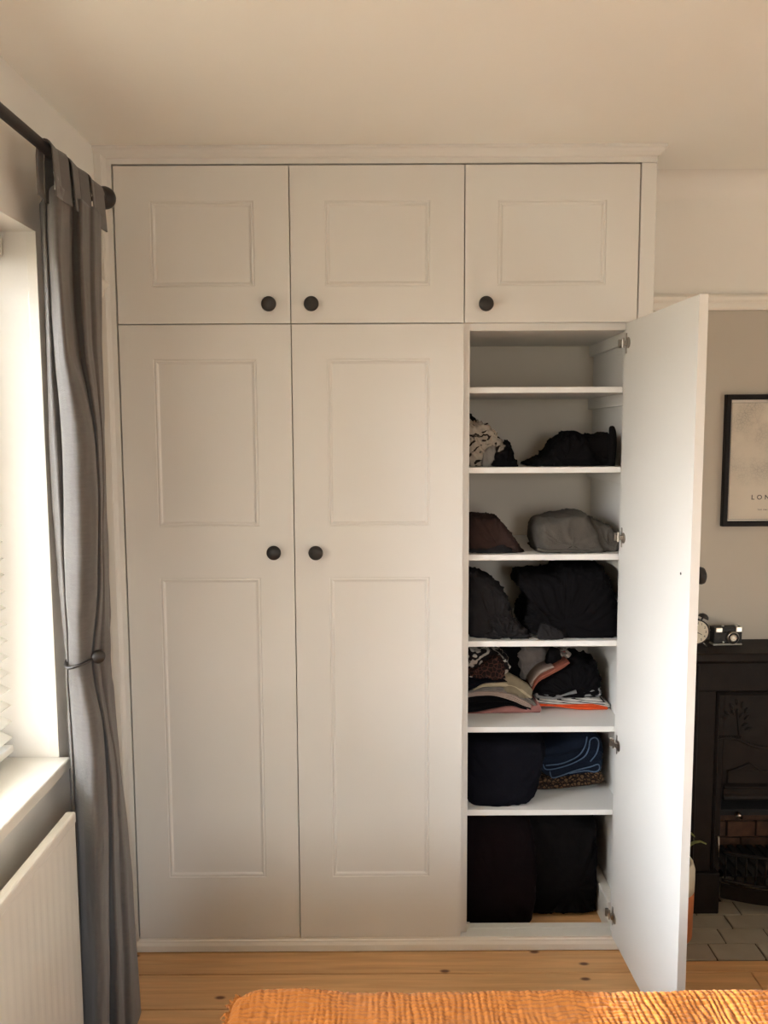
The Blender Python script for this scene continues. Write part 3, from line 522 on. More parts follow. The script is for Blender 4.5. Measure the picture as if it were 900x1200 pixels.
bm = bmesh.new(); lathe(bm, [(0, 0), (.0035, 0), (.0035, .0008), (0, .0008)], 12, Matrix.Translation((-.4545, T + .0008, 1.303 - LZ)) @ FACE_Y); obj('screw_hole', bm, M['hole'], od)
bm = bmesh.new(); bx(bm, 1.0505, 1.064, .047, .062, .046, .058); wpart('door_stop', bm, M['trim'])

# ------------------------------------------------------------------ clothes
def creases(p, seed, freq):
    """cloth-like folds: a few families of narrow ridges wandering over the surface"""
    o = Vector((seed * 3.7, seed * 1.3, seed * 2.1)); h = 0.0
    for k in range(3):
        a = seed * 1.7 + k * 2.2; d = Vector((math.cos(a), .5 * math.sin(a * 1.3), math.sin(a)))
        q = p * freq + o * (k + 1)
        ph = d.dot(p) * freq * (1.1 + .5 * k) + 1.6 * noise.noise(q * .42) + .5 * noise.noise(q * 1.3)
        m_ = max(0.0, noise.noise(q * .33 + Vector((k * 5, 2, 9))) + .35)
        h += (1 - abs(math.sin(ph * PI * .5))) ** 2 * m_ - .25 * m_
    return h + .45 * noise.noise(p * freq * 1.5 + o)
def lump(name, key, y0, y1, m, amp=.005, seed=0, zb=None, zt=9, label=None, cat=None, parent=None, freq=17.0, group=None, full=.80, xmax=9):
    freq *= 2.1; amp *= 1.1
    pts = [Vector((x, 0, z)) for x, z in OUT[key]]
    zmin = min(p.z for p in pts); base = zmin if zb is None else zb
    if base > zmin or zb is not None:
        for p in pts:
            if p.z < base + .012: p.z = base
    ring = catmull(pts, 9, True)
    cx = sum(p.x for p in ring) / len(ring)
    bm = bmesh.new(); R = []
    ts = [0, 0, 0, .02, .05, .09, .14, .20, .27, .35, .45, .56, .68, .80, .90, .97, 1.0]
    sc = [.25, .5, .74, .85, .91, .95, .975, .99, 1.0, 1.0, .995, .985, .96, .91, .82, .66, .35]
    for t, s in zip(ts, sc):
        y = y0 + (y1 - y0) * t - (.006 * (1 - s) if t == 0 else 0)
        R.append([bm.verts.new((cx + (p.x - cx) * (1 - (1 - s) * full), y, base + (p.z - base) * (1 - (1 - s) * full))) for p in ring])
    n_ = len(ring)
    for A, B in zip(R, R[1:]):
        for i in range(n_): bm.faces.new((A[i], A[(i + 1) % n_], B[(i + 1) % n_], B[i]))
    for r in (R[0], R[-1]):
        c_ = sum((v.co for v in r), Vector()) / n_; cv = bm.verts.new(c_)
        for i in range(n_): bm.faces.new((r[i], r[(i + 1) % n_], cv))
    bmesh.ops.recalc_face_normals(bm, faces=bm.faces)
    bmesh.ops.subdivide_edges(bm, edges=bm.edges[:], cuts=1, use_grid_fill=True)
    bm.normal_update()
    mv = [v.co + v.normal * (amp * (1.5 * creases(v.co, seed, freq) - .35)) for v in bm.verts]
    for v, c_ in zip(bm.verts, mv):
        v.co = c_; v.co.z = min(max(v.co.z, base + .0008), zt); v.co.x = min(max(v.co.x, 1.0405), min(xmax, 1.545)); v.co.y = max(v.co.y, .049)
    o = obj(name, bm, m, parent, smooth=True)
    if label: tag(o, label, cat, group)
    return o
def slab(name, key, y0, y1, layers, m, label=None, cat=None, parent=None, lift=0.0, seed=0, group=None):
    zb = .7236 if key not in ('leopard', 'jeans') else .4476
    P = SLAB[key]; path = catmull([Vector(p) for p in P], 6)
    bm = bmesh.new(); R = []
    path = [path[0]] + path + [path[-1]]; N = len(path)
    for i, p in enumerate(path):
        e = .35 if i in (0, N - 1) else (.8 if i in (1, N - 2) else 1)
        x = p.x + (-.004 if i == 0 else .004 if i == N - 1 else 0)
        zm = (p.y + p.z) / 2; hb_ = max((p.z - p.y) / 2, .0018) * e
        ring = [(y1, zm - hb_ * .8)]
        hl = 2 * hb_ / layers; bul = min(.010, hl * .55) * (1 if e == 1 else .6)
        wob = .004 * noise.noise(Vector((x * 14, seed * 2.3, 1.7)))
        for k in range(layers):
            for a in (-.5, -.32, 0, .32, .5):
                kk = 1 - (abs(a) / .5) ** 2
                ring.append((y0 + wob + .002 * ((k * 7 + seed) % 3) - bul * kk + bul, zm - hb_ + hl * (k + .5 + a * .98)))
        ring.append((y1, zm + hb_ * .8))
        # y1 back end drops slightly
        R.append([bm.verts.new((x, y, max(z + lift, zb + .0004 * k_))) for k_, (y, z) in enumerate(ring)])
    n_ = len(R[0])
    for A, B in zip(R, R[1:]):
        for k in range(n_): bm.faces.new((A[k], A[(k + 1) % n_], B[(k + 1) % n_], B[k]))
    bm.faces.new(R[0][::-1]); bm.faces.new(R[-1])
    o = obj(name, bm, m, parent, smooth=True)
    if label: tag(o, label, cat, group)
    return o
# second shelf
Zs = 1.549
lump('dark_jumper', 'dark_sweater', .22, .40, M['black2'], .004, 1, Zs, label='dark jumper behind the crumpled white top on the second shelf', cat='clothing')
t_ = lump('white_top', 'white_tee', .10, .26, M['white_patch'], .009, 2, Zs, freq=26, label='crumpled off-white top with dark patches and a striped sleeve on the second shelf', cat='clothing')
lump('striped_sleeve', 'striped_sleeve', .085, .13, M['pinstripe'], .004, 3, Zs, parent=t_)
lump('black_underlayer', 'black_sock', .075, .20, M['black'], .005, 4, Zs, label='small black garment in front of the white top on the second shelf', cat='clothing')
lump('black_jumper', 'black_jumper', .09, .36, M['black'], .005, 5, Zs, label='black jumper slumped in a triangular heap on the second shelf', cat='clothing')
bt = lump('black_camisole', 'black_top', .12, .38, M['black2'], .005, 6, Zs, label='black camisole with one strap standing up at the right of the second shelf', cat='clothing', xmax=1.513)
bm = bmesh.new(); tube(bm, catmull([(x, .112, z) for x, z in STRAP], 6), [.012] * 13 + [.0115, .011, .0105, .0095, .008, .004], 10); obj('strap', bm, M['black2'], bt, smooth=True)
# third shelf
Zs = 1.277
bj = lump('brown_top', 'brown', .085, .34, M['brown'], .005, 7, Zs, label='folded dark brown top at the left of the third shelf', cat='clothing')
lump('hem', 'brown_hem', .075, .13, M['charcoal'], .003, 8, Zs, parent=bj)
gj = lump('grey_sweatshirt', 'grey', .075, .36, M['grey'], .0045, 9, Zs, freq=11, label='folded grey sweatshirt at the right of the third shelf', cat='clothing')
lump('sleeve', 'grey_sleeve', .10, .32, M['grey'], .006, 10, Zs, parent=gj, freq=14)
bm = bmesh.new(); tube(bm, catmull([(1.272, .076, Zs + .014), (1.300, .071, Zs + .007), (1.360, .070, Zs + .0075), (1.415, .072, Zs + .006), (1.445, .080, Zs + .008)], 6), .0055, 8); obj('hem', bm, M['grey'], gj, smooth=True)
# fourth shelf
Zs = 1.002
ch = lump('charcoal_trousers', 'charcoal', .085, .38, M['charcoal'], .006, 11, Zs, label='rumpled charcoal trousers piled at the left of the fourth shelf', cat='clothing')
lump('trouser_leg', 'charcoal_sleeve', .070, .16, M['charcoal'], .009, 12, Zs, parent=ch, freq=26)
lump('black_coat', 'black_coat', .080, .42, M['black'], .006, 13, Zs, zt=1.2585, label='large black folded coat filling the right of the fourth shelf', cat='clothing')
lump('folded_scarf', 'plastic', .060, .085, M['charcoal'], .003, 14, Zs, label='small dark folded scarf below the black coat on the fourth shelf', cat='clothing')
# fifth shelf
Zs = .7235; ZT = .9835
lump('black_vest', 'black_mid', .31, .42, M['black'], .004, 15, .76, zt=ZT, label='black garment at the back between the stacks on the fifth shelf', cat='clothing')
lump('cream_shirt', 'cream_mid', .29, .42, M['dimgrey'], .006, 16, .80, zt=ZT, label='pale cream shirt wedged at the back of the fifth shelf', cat='clothing')
lump('black_leggings', 'black_strap', .245, .30, M['black'], .003, 17, .80, zt=ZT, label='narrow black garment hanging over the floral top on the fifth shelf', cat='clothing')
slab('pink_top', 'pink', .165, .42, 1, M['pink'], 'folded pink top at the bottom of the left stack on the fifth shelf', 'clothing', seed=1)
slab('black_shirt', 'black_tee', .165, .42, 2, M['black'], 'folded black shirt above the pink top on the fifth shelf', 'clothing', seed=2)
slab('striped_shirt', 'striped', .160, .42, 3, M['palepink'], 'thin pale striped shirt folded above the black shirt on the fifth shelf', 'clothing', seed=3)
slab('grey_shirt', 'grey_tee', .165, .42, 2, M['dimgrey'], 'folded warm grey shirt under the cream jumper on the fifth shelf', 'clothing', seed=4)
slab('cream_jumper', 'cream', .160, .42, 1, M['cream'], 'cream jumper folded over the grey shirt on the fifth shelf', 'clothing', seed=5)
lump('beige_top', 'beige', .170, .215, M['beige'], .003, 18, full=.4, label='beige top slipping off the left stack towards the middle of the fifth shelf', cat='clothing')
slab('black_cardigan', 'black_fold', .170, .42, 2, M['navy'], 'folded black cardigan above the cream jumper on the fifth shelf', 'clothing', seed=6)
lump('lace_top', 'lace', .150, .24, M['lace'], .004, 19, label='dark lace top with rust edging draped over the left stack', cat='clothing')
lump('patterned_blouse', 'zebra', .17, .38, M['zebra'], .006, 20, zt=ZT, label='black and white patterned blouse crowning the left stack of the fifth shelf', cat='clothing')
slab('orange_top', 'orange', .195, .42, 2, M['orange'], 'bright orange-red top at the bottom of the right stack', 'clothing', seed=7)
slab('striped_tee', 'white_stripe', .190, .42, 2, M['wstripe'], 'white tee with black stripes folded above the orange-red top', 'clothing', seed=8)
slab('grey_tee', 'grey_fold', .198, .42, 2, M['greymarl'], 'grey marl tee folded above the striped white tee', 'clothing', seed=9)
lump('floral_top', 'floral', .255, .36, M['floral'], .004, 21, .80, label='small floral print top behind the black heap of the right stack', cat='clothing')
bs = lump('black_hoodie', 'black_stack', .20, .40, M['black'], .005, 22, label='black hoodie heaped on the grey tee of the right stack', cat='clothing')
slab('pale_pink_top', 'pale_pink', .200, .30, 2, M['palepink'], 'pale pink top layered left of the coral edge on the right stack', 'clothing', seed=10)
slab('coral_top', 'coral', .185, .30, 2, M['coral'], 'coral top curving round the left side of the black hoodie', 'clothing', seed=11)
bm = bmesh.new(); tube(bm, [(1.345, .193, .765), (1.375, .188, .775), (1.405, .186, .785), (1.430, .186, .792)], [.002, .0025, .004, .0065], 8); obj('drawstring', bm, M['greymarl'], bs, smooth=True)
# sixth shelf
Zs = .4475; ZT = .7035
bc = lump('black_jeans', 'black_bottom_a', .075, .40, M['navy'], .005, 23, Zs, zt=ZT, label='big black folded heap at the left of the sixth shelf', cat='clothing')
lump('olive_top', 'olive', .34, .46, M['olive'], .004, 24, .52, zt=ZT, label='dark olive garment behind the blue jeans on the sixth shelf', cat='clothing')
slab('leopard_top', 'leopard', .172, .42, 2, M['leopard'], 'brown leopard print top folded under the blue jeans', 'clothing', lift=.0, seed=12)
jn = slab('blue_jeans', 'jeans', .182, .42, 3, M['denim'], 'dark blue jeans rolled with pale seam edges on the leopard print top', 'clothing', seed=13)
bm = bmesh.new()
for l_ in JSEAM: tube(bm, catmull([(x, .172 + .006 * math.sin(i), z) for i, (x, z) in enumerate(l_)], 4), .0022, 6)
obj('seam_edge', bm, M['denim_edge'], jn, smooth=True)
bm = bmesh.new(); random.seed(5)
for i in range(16):
    x = 1.235 + i * .0045; z0_ = .500 + .0016 * i
    tube(bm, [(x, .12 + .004 * i, z0_), (x + random.uniform(-.004, .006), .114 + .004 * i, z0_ - .016), (x + random.uniform(-.006, .010), .112 + .004 * i, z0_ - .030)], .0013, 5)
fr = obj('fringe', bm, M['olive'], bc); fr['kind'] = 'stuff'
# bottom of the compartment
ZT = .4275
lump('garment_bag', 'bag_maroon', .118, .46, M['maroon'], .004, 25, .001, zt=ZT, full=.5, label='tall maroon-black garment bag standing at the bottom left of the compartment', cat='garment bag')
lump('black_bag', 'bag_black', .180, .47, M['black2'], .006, 26, .014, zt=ZT, full=.5, xmax=1.51, label='tall black soft bag at the bottom right of the compartment', cat='bag')

# ------------------------------------------------------------------ hearth and fireplace
hearth = thing('hearth', 'tiled hearth of grey-beige brick-bond tiles in front of the iron fireplace', 'hearth', (2.15, .1, 0))
HL = Vector(hearth.location)
bm = box(HX0 + .001, HX1, HY + .001, YB - .0005, -.0235, -.004); bx(bm, FX0 + .001, FX1 - .001, YB - .0005, .48, -.0235, -.004)
bmesh.ops.translate(bm, verts=bm.verts, vec=-HL); obj('mortar_bed', bm, M['grout'], hearth)
random.seed(11)
ty = [HY, .027, .106, .183, .264, .345, .425]; toff = [1.8335, 1.8955, 1.797, 1.8605, 1.80, 1.87]; tw = .154
for i in range(6):
    xa, xb = (HX0, HX1) if i < 4 else (FX0 + .012, FX1 - .012)
    x = toff[i]
    while x > xa: x -= tw
    while x < xb:
        a, b = max(x, xa), min(x + tw, xb)
        if b - a > .02:
            o = obj('tile', box(a + .0025 - (a + b) / 2, b - .0025 - (a + b) / 2, ty[i] + .0022 - ty[i], ty[i + 1] - .0022 - ty[i], -.004, .002 + random.uniform(-.0008, .0004)), M['tile'], hearth, bevel=.0015)
            o.location = Vector(((a + b) / 2, ty[i], 0)) - HL
        x += tw
fp = thing('fireplace', 'black cast iron fireplace with mantel shelf, arched hood and grate', 'fireplace', (2.15, .2, .002))
FL = Vector(fp.location)
def fpart(name, bm, m=None, bevel=.002, smooth=False, parent=fp):
    bmesh.ops.translate(bm, verts=bm.verts, vec=-FL); return obj(name, bm, m or M['iron'], parent, bevel=bevel, smooth=smooth)
fx0, fx1, fc = 1.835, 2.465, 2.15
bm = bmesh.new(); extrude_profile(bm, [(YB, .910), (.120, .910), (.117, .914), (.117, .933), (.121, .938), (YB, .938)], 1.79, 2.51, 'x'); fpart('mantel_shelf', bm, bevel=0)
bm = bmesh.new(); extrude_profile(bm, [(YB, .882), (.197, .882), (.190, .888), (.172, .894), (.160, .903), (.155, .910), (YB, .910)], 1.815, 2.485, 'x'); fpart('cornice', bm, bevel=0)
bm = bmesh.new(); bx(bm, fx0, fx1, .203, YB, .785, .882); fpart('frieze', bm)
for s in (-1, 1):
    a, b = (fx0, 1.906) if s < 0 else (2.394, fx1)
    q = fpart('pilaster', box(a, b, .203, YB, .148, .785))
    bm = bmesh.new(); e = fx0 + .008 if s < 0 else fx1 - .008; tube(bm, [(e, .203, .15), (e, .203, .875)], .005, 8); fpart('bead', bm, parent=q, smooth=True)
    a, b = (fx0 - .003, 1.936) if s < 0 else (2.364, fx1 + .003)
    fpart('plinth_block', box(a, b, .188, YB, .001, .148), bevel=.004)
# moulded frame stepping back to the inner panel
def frame_u(bm, prof):
    """prof: (inset, y); inverted U from the floor over the top"""
    prev = None
    for ins, y in prof:
        x0, x1, z1 = 1.906 + ins, 2.394 - ins, .785 - ins
        r = [bm.verts.new(q) for q in ((x0, y, .003), (x0, y, z1), (x1, y, z1), (x1, y, .003))]
        if prev:
            for k in range(3): bm.faces.new((prev[k], prev[k + 1], r[k + 1], r[k]))
        prev = r
bm = bmesh.new(); frame_u(bm, [(0, .203), (.003, .215), (.007, .222), (.010, .218), (.016, .214), (.020, .218), (.024, .238)]); fpart('inner_moulding', bm, bevel=0)
px0, px1 = 1.929, 2.371; ox0, ox1, oz = 1.950, 2.350, .392
bm = bmesh.new(); bx(bm, px0 - .002, ox0, .238, .262, .003, .763); bx(bm, ox1, px1 + .002, .238, .262, .003, .763); bx(bm, ox0, ox1, .238, .262, oz, .763); fpart('arch_plate', bm)
# raised ornament
bm = bmesh.new()
sc_ = [(1.928, .600), (1.945, .607), (1.970, .609), (2.000, .604), (2.035, .588), (2.070, .575), (2.110, .572), (2.15, .580)]
full_ = sc_ + [(2 * fc - x, z) for x, z in sc_[-2::-1]]
tube(bm, catmull([(x, .237, z) for x, z in full_], 4), .0055, 8)
for i in range(9): tube(bm, [(1.935 + i * .009, .236, .605), (1.938 + i * .009, .236, .617)], .0028, 6)
for i in range(9): tube(bm, [(2.365 - i * .009, .236, .605), (2.362 - i * .009, .236, .617)], .0028, 6)
fpart('scroll', bm, smooth=True, bevel=0)
def leaf_relief(bm, x, z, ang, L_, W_):
    st = len(bm.verts); vs = []
    lathe(bm, [(0, -.5), (.22, -.38), (.5, 0), (.3, .3), (0, .5)], 8, Matrix.Translation((x, .238, z)) @ Matrix.Rotation(ang, 4, 'Y') @ Matrix.Diagonal((W_, .010, L_, 1)))
for s in (-1, 1):
    bm = bmesh.new(); cx = fc + s * .155
    tube(bm, catmull([(cx + s * -.008, .237, .620), (cx - s * .004, .237, .66), (cx, .237, .70)], 5), [.0028] * 10 + [.0028], 6)
    for k, (dx, dz, an) in enumerate([(-.028, .655, 1.1), (-.034, .68, .8), (-.030, .705, .4), (-.016, .725, .1), (.002, .735, -.1), (.020, .72, -.6), (.034, .695, -.9), (.044, .68, -1.1), (.0, .70, 0), (-.015, .69, .6), (.015, .70, -.5), (-.04, .64, 1.3)]):
        leaf_relief(bm, cx - s * -dx * 1.0 if s < 0 else cx - dx, dz, an * (1 if s < 0 else -1), .026, .013)
    fpart('leaf_relief', bm, smooth=True, bevel=0)
# hood with its pediment and ribs
bm = bmesh.new(); extrude_profile(bm, [(.262, oz), (.225, oz), (.222, oz + .006), (.225, .405), (.232, .412), (.232, .428), (.224, .434), (.224, .440), (.237, .448), (.237, .49), (.262, .49)], ox0 + .006, ox1 - .006, 'x'); fpart('hood', bm, bevel=0)
ped = [(1.968, .45), (1.970, .492), (1.998, .499), (2.022, .509), (2.040, .519), (2.056, .511), (2.078, .494), (2.10, .490), (2.15, .500)]
bm = bmesh.new(); tube(bm, [(x, .236, z) for x, z in ped + [(2 * fc - x, z) for x, z in ped[-2::-1]]], .0045, 6); fpart('pediment', bm, smooth=True, bevel=0)
# firebox
bm = bmesh.new(); bx(bm, ox0 - .004, ox0 + .012, .262, .50, .003, oz); bx(bm, ox1 - .012, ox1 + .004, .262, .50, .003, oz); bx(bm, ox0, ox1, .262, .50, oz, oz + .01); bx(bm, ox0, ox1, .486, .50, -.02, oz)
fpart('firebox', bm, M['soot'], bevel=0)
random.seed(4)
for r in range(6):
    z0_ = .006 + r * .064; x = ox0 + .014 - (.055 if r % 2 else 0)
    while x < ox1 - .012:
        a, b = max(x, ox0 + .014), min(x + .11, ox1 - .014)
        if b - a > .02: fpart('brick', box(a + .003, b - .003, .462 + random.uniform(0, .004), .486, z0_ + .003, z0_ + .061), M['brick'], bevel=.003)
        x += .11
bm = bmesh.new(); bx(bm, ox0 + .012, ox1 - .012, .30, .40, .300, .322); fpart('smoke_shelf', bm, M['soot'])
bm = bmesh.new(); lathe(bm, [(0, 0), (.006, .001), (.011, .010), (.009, .020), (0, .024)], 14, Matrix.Translation((2.035, .298, .308)) @ FACE_Y); fpart('damper_knob', bm, M['steel'], smooth=True, bevel=0)
def bow(x): return .232 - .055 * math.cos((x - fc) / .19 * PI / 2)
gx = [ox0 + .010 + i * (.38 / 40) for i in range(41)]
bm = bmesh.new(); tube(bm, [(x, bow(x), .203) for x in gx], .006, 8); fpart('grate_rail', bm, smooth=True, bevel=0)
bm = bmesh.new(); tube(bm, [(x, bow(x), .100) for x in gx], .006, 8); fpart('grate_rail', bm, smooth=True, bevel=0)
for i in range(13):
    x = ox0 + .020 + i * .030
    bm = bmesh.new(); tube(bm, [(x, bow(x), .10), (x, bow(x), .203)], .0036, 6); fpart('grate_bar', bm, smooth=True, bevel=0)
bm = bmesh.new()
A = [(x, bow(x) - .004) for x in gx]; B = [(x, bow(x) + .006) for x in gx]
va = [[bm.verts.new((x, y, z)) for x, y in L_] for L_, z in ((A, .035), (A, .085), (B, .085), (B, .035))]
for p, q in ((0, 1), (1, 2), (2, 3), (3, 0)):
    for i in range(40): bm.faces.new((va[p][i], va[p][i + 1], va[q][i + 1], va[q][i]))
fpart('ash_front', bm, bevel=0)
bm = bmesh.new(); bx(bm, 1.99, 2.31, .26, .44, .095, .103)
for i in range(9): bx(bm, 2.0 + i * .036, 2.018 + i * .036, .24, .45, .103, .112)
fpart('fire_basket', bm, M['soot'], bevel=0)
bm = bmesh.new(); tube(bm, [(1.942, .228, .26), (1.943, .220, .19)], [.004, .0015], 6); fpart('catch', bm, M['steel'], bevel=0, smooth=True)

# ------------------------------------------------------------------ things on the mantel
ck = thing('alarm_clock', 'round twin bell alarm clock with pale dial on the mantel, half behind the open door', 'clock', (1.828, .205, .9385))
bm = bmesh.new(); lathe(bm, [(0, -.020), (.030, -.020), (.0415, -.014), (.0425, .012), (.0425, .020), (.039, .021), (.039, .017)], 32, Matrix.Translation((0, 0, .054)) @ FACE_Y); obj('case', bm, M['black_metal'], ck, smooth=True, bevel=.001)
bm = bmesh.new(); lathe(bm, [(0, .0172), (.0392, .0172), (.0392, .0160), (0, .0160)], 32, Matrix.Translation((0, 0, .054)) @ FACE_Y); fc_ = obj('dial', bm, M['clock_face'], ck)
def text_mesh(name, body, size, m, parent, loc, align='CENTER', spacing=1.0, depth=.0002):
    c = bpy.data.curves.new(name, 'FONT'); c.body = body; c.size = size; c.align_x = align; c.align_y = 'CENTER'; c.space_character = spacing; c.extrude = depth; c.offset = size * .012; c.resolution_u = 3
    t = bpy.data.objects.new(name + '_tmp', c); COL.objects.link(t)
    dg = bpy.context.evaluated_depsgraph_get(); me = bpy.data.meshes.new_from_object(t.evaluated_get(dg)); bpy.data.objects.remove(t); bpy.data.curves.remove(c)
    me.name = name; me.materials.clear(); o = link(name, me, m, parent); o.location = loc; o.rotation_euler = (PI / 2, 0, 0); return o
for k in range(1, 13):
    a = PI / 2 - k * PI / 6
    text_mesh('numeral', str(k), .011, M['ink'], fc_, (.030 * math.cos(a), -.0175, .054 + .030 * math.sin(a)))
bm = bmesh.new(); bx(bm, -.0012, .0012, -.0192, -.0186, .052, .076); obj('minute_hand', bm, M['black_metal'], fc_)
bm = bmesh.new(); tube(bm, [(0, -.0188, .054), (.016, -.0188, .045)], .0011, 6); obj('hour_hand', bm, M['black_metal'], fc_)
for s in (-1, 1):
    bm = bmesh.new(); lathe(bm, [(0, .016), (.008, .0145), (.015, .009), (.0185, 0), (.0175, 0), (.014, .007), (0, .013)], 20, Matrix.Translation((s * .026, 0, .0975)) @ Matrix.Rotation(s * .45, 4, 'Y')); obj('bell', bm, M['black_metal'], ck, smooth=True)
    bm = bmesh.new(); tube(bm, [(s * .022, 0, .020), (s * .040, -.004, .0015)], .0022, 8); obj('foot', bm, M['chrome'], ck, smooth=True)
    bm = bmesh.new(); tube(bm, [(s * .020, 0, .090), (s * .026, 0, .100)], .003, 8); obj('bell_post', bm, M['black_metal'], ck)

cm = thing('camera', 'small vintage black and chrome film camera standing on the mantel', 'camera', (1.944, .232, .9385)); cm.rotation_euler = (0, 0, math.radians(3))
cm.name = 'film_camera'
obj('body', box(-.049, .049, -.016, .018, .006, .047), M['leather'], cm, bevel=.004)
obj('bottom_plate', box(-.0495, .0495, -.0165, .0185, 0, .006), M['chrome'], cm, bevel=.0015)
obj('top_plate', box(-.0495, .0495, -.0165, .0185, .0465, .062), M['leather'], cm, bevel=.003)
obj('selenium_window', box(-.043, -.021, -.0185, -.012, .045, .061), M['chrome'], cm, bevel=.002)
obj('viewfinder', box(.026, .047, -.0185, -.012, .046, .0635), M['chrome'], cm, bevel=.002)
bm = bmesh.new(); lathe(bm, [(0, 0), (.0215, 0), (.0215, .009), (.019, .0125), (.0175, .0125)], 28, Matrix.Translation((.013, -.015, .028)) @ FACE_Y); ln = obj('lens_barrel', bm, M['steel'], cm, smooth=True, bevel=.001)
bm = bmesh.new(); lathe(bm, [(.0178, .0118), (.0178, .0132), (.0125, .0130), (.0125, .0095), (.0110, .0095)], 28, Matrix.Translation((.013, -.015, .028)) @ FACE_Y); obj('focus_ring', bm, M['leather'], ln, smooth=True)
bm = bmesh.new(); lathe(bm, [(.0128, .0120), (.0112, .0140), (.0085, .0140), (.0075, .0100)], 28, Matrix.Translation((.013, -.015, .028)) @ FACE_Y); obj('lens_rim', bm, M['steel'], ln, smooth=True)
bm = bmesh.new(); lathe(bm, [(0, .0100), (.005, .0098), (.008, .0098), (0, .0090)], 24, Matrix.Translation((.013, -.015, .028)) @ FACE_Y); obj('lens_glass', bm, M['lens'], ln, smooth=True)
for x, r in ((-.012, .004), (.034, .007)):
    bm = bmesh.new(); lathe(bm, [(0, .060), (r, .060), (r, .0645), (0, .0655)], 16, Matrix.Translation((x, 0, 0 if x < 0 else .002))); obj('shutter_button' if x < 0 else 'rewind_dial', bm, M['chrome'], cm, smooth=False)
bm = bmesh.new(); lathe(bm, [(0, 0), (.003, 0), (.003, .004), (0, .0045)], 10, Matrix.Translation((-.017, -.0155, .012)) @ FACE_Y); obj('screw', bm, M['chrome'], cm)

# ------------------------------------------------------------------ framed map print on the lower wall
PX0, PX1, PZ0, PZ1 = 1.938, 2.276, 1.334, 1.779
pf = thing('picture', 'black framed city map print hanging on the wall above the fireplace', 'picture', ((PX0 + PX1) / 2, YB, (PZ0 + PZ1) / 2))
hw, hh = (PX1 - PX0) / 2, (PZ1 - PZ0) / 2; fwid = .0175
bm = bmesh.new()
prev = None; R0 = None
prof = [(0, -.001), (0, -.020), (.002, -.022), (fwid - .003, -.022), (fwid, -.019), (fwid, -.008)]
for ins, y in prof:
    r = [bm.verts.new(q) for q in ((-hw + ins, y, -hh + ins), (hw - ins, y, -hh + ins), (hw - ins, y, hh - ins), (-hw + ins, y, hh - ins))]
    if prev:
        for k in range(4): bm.faces.new((prev[k], prev[(k + 1) % 4], r[(k + 1) % 4], r[k]))
    prev = r
obj('frame', bm, M['frame_black'], pf)
obj('backing', box(-hw + .004, hw - .004, -.006, -.001, -hh + .004, hh - .004), M['frame_black'], pf)
pm = mat('map_print', (.66, .60, .50), .8, .03, 5)
nt = pm.node_tree; n = nt.nodes; l = nt.links; b = n['Principled BSDF']
src = b.inputs['Base Color'].links[0].from_socket
t = n.new('ShaderNodeTexCoord')
nz = n.new('ShaderNodeTexNoise'); nz.inputs['Scale'].default_value = 9; nz.inputs['Detail'].default_value = 5; l.new(t.outputs['Object'], nz.inputs['Vector'])
vo = n.new('ShaderNodeTexVoronoi'); vo.feature = 'DISTANCE_TO_EDGE'; vo.inputs['Scale'].default_value = 95; l.new(t.outputs['Object'], vo.inputs['Vector'])
m1 = n.new('ShaderNodeMapRange'); m1.inputs[1].default_value = .10; m1.inputs[2].default_value = .0; l.new(vo.outputs['Distance'], m1.inputs[0])
m2 = n.new('ShaderNodeMapRange'); m2.inputs[1].default_value = .40; m2.inputs[2].default_value = .62; l.new(nz.outputs[0], m2.inputs[0])
sp = n.new('ShaderNodeSeparateXYZ'); l.new(t.outputs['Object'], sp.inputs[0])
m3 = n.new('ShaderNodeMapRange'); m3.inputs[1].default_value = -.095; m3.inputs[2].default_value = -.03; l.new(sp.outputs['Z'], m3.inputs[0])
ad = n.new('ShaderNodeMath'); ad.operation = 'MULTIPLY_ADD'; l.new(m1.outputs[0], ad.inputs[0]); ad.inputs[1].default_value = .5; ad.inputs[2].default_value = .35
mu = n.new('ShaderNodeMath'); mu.operation = 'MULTIPLY'; l.new(ad.outputs[0], mu.inputs[0]); l.new(m2.outputs[0], mu.inputs[1])
mv_ = n.new('ShaderNodeMath'); mv_.operation = 'MULTIPLY'; l.new(mu.outputs[0], mv_.inputs[0]); l.new(m3.outputs[0], mv_.inputs[1])
mx = n.new('ShaderNodeMix'); mx.data_type = 'RGBA'; l.new(mv_.outputs[0], mx.inputs[0]); l.new(src, mx.inputs[6]); mx.inputs[7].default_value = (.36, .33, .28, 1); l.new(mx.outputs[2], b.inputs['Base Color'])
obj('mount', box(-hw + fwid - .001, hw - fwid + .001, -.0090, -.0062, -hh + fwid - .001, hh - fwid + .001), M['mount'], pf)
pr_ = obj('print', box(-hw + fwid + .006, hw - fwid - .006, -.0098, -.0091, -hh + fwid + .006, hh - fwid - .010), pm, pf)
bm = bmesh.new(); a_, b_, c_, d_ = -hw + fwid + .0055, hw - fwid - .0055, -hh + fwid + .0055, hh - fwid - .0095; q_ = .0009
for e in ((a_, a_ + q_, c_, d_), (b_ - q_, b_, c_, d_), (a_, b_, c_, c_ + q_), (a_, b_, d_ - q_, d_)): bx(bm, e[0], e[1], -.0103, -.0099, e[2], e[3])
obj('border_line', bm, M['ink'], pr_)
text_mesh('lettering', 'LONDON', .0225, M['ink'], pr_, (0, -.0100, -.1245), spacing=1.7)
text_mesh('lettering', 'THE UNITED KINGDOM', .0062, M['ink'], pr_, (0, -.0100, -.1665), spacing=1.5)

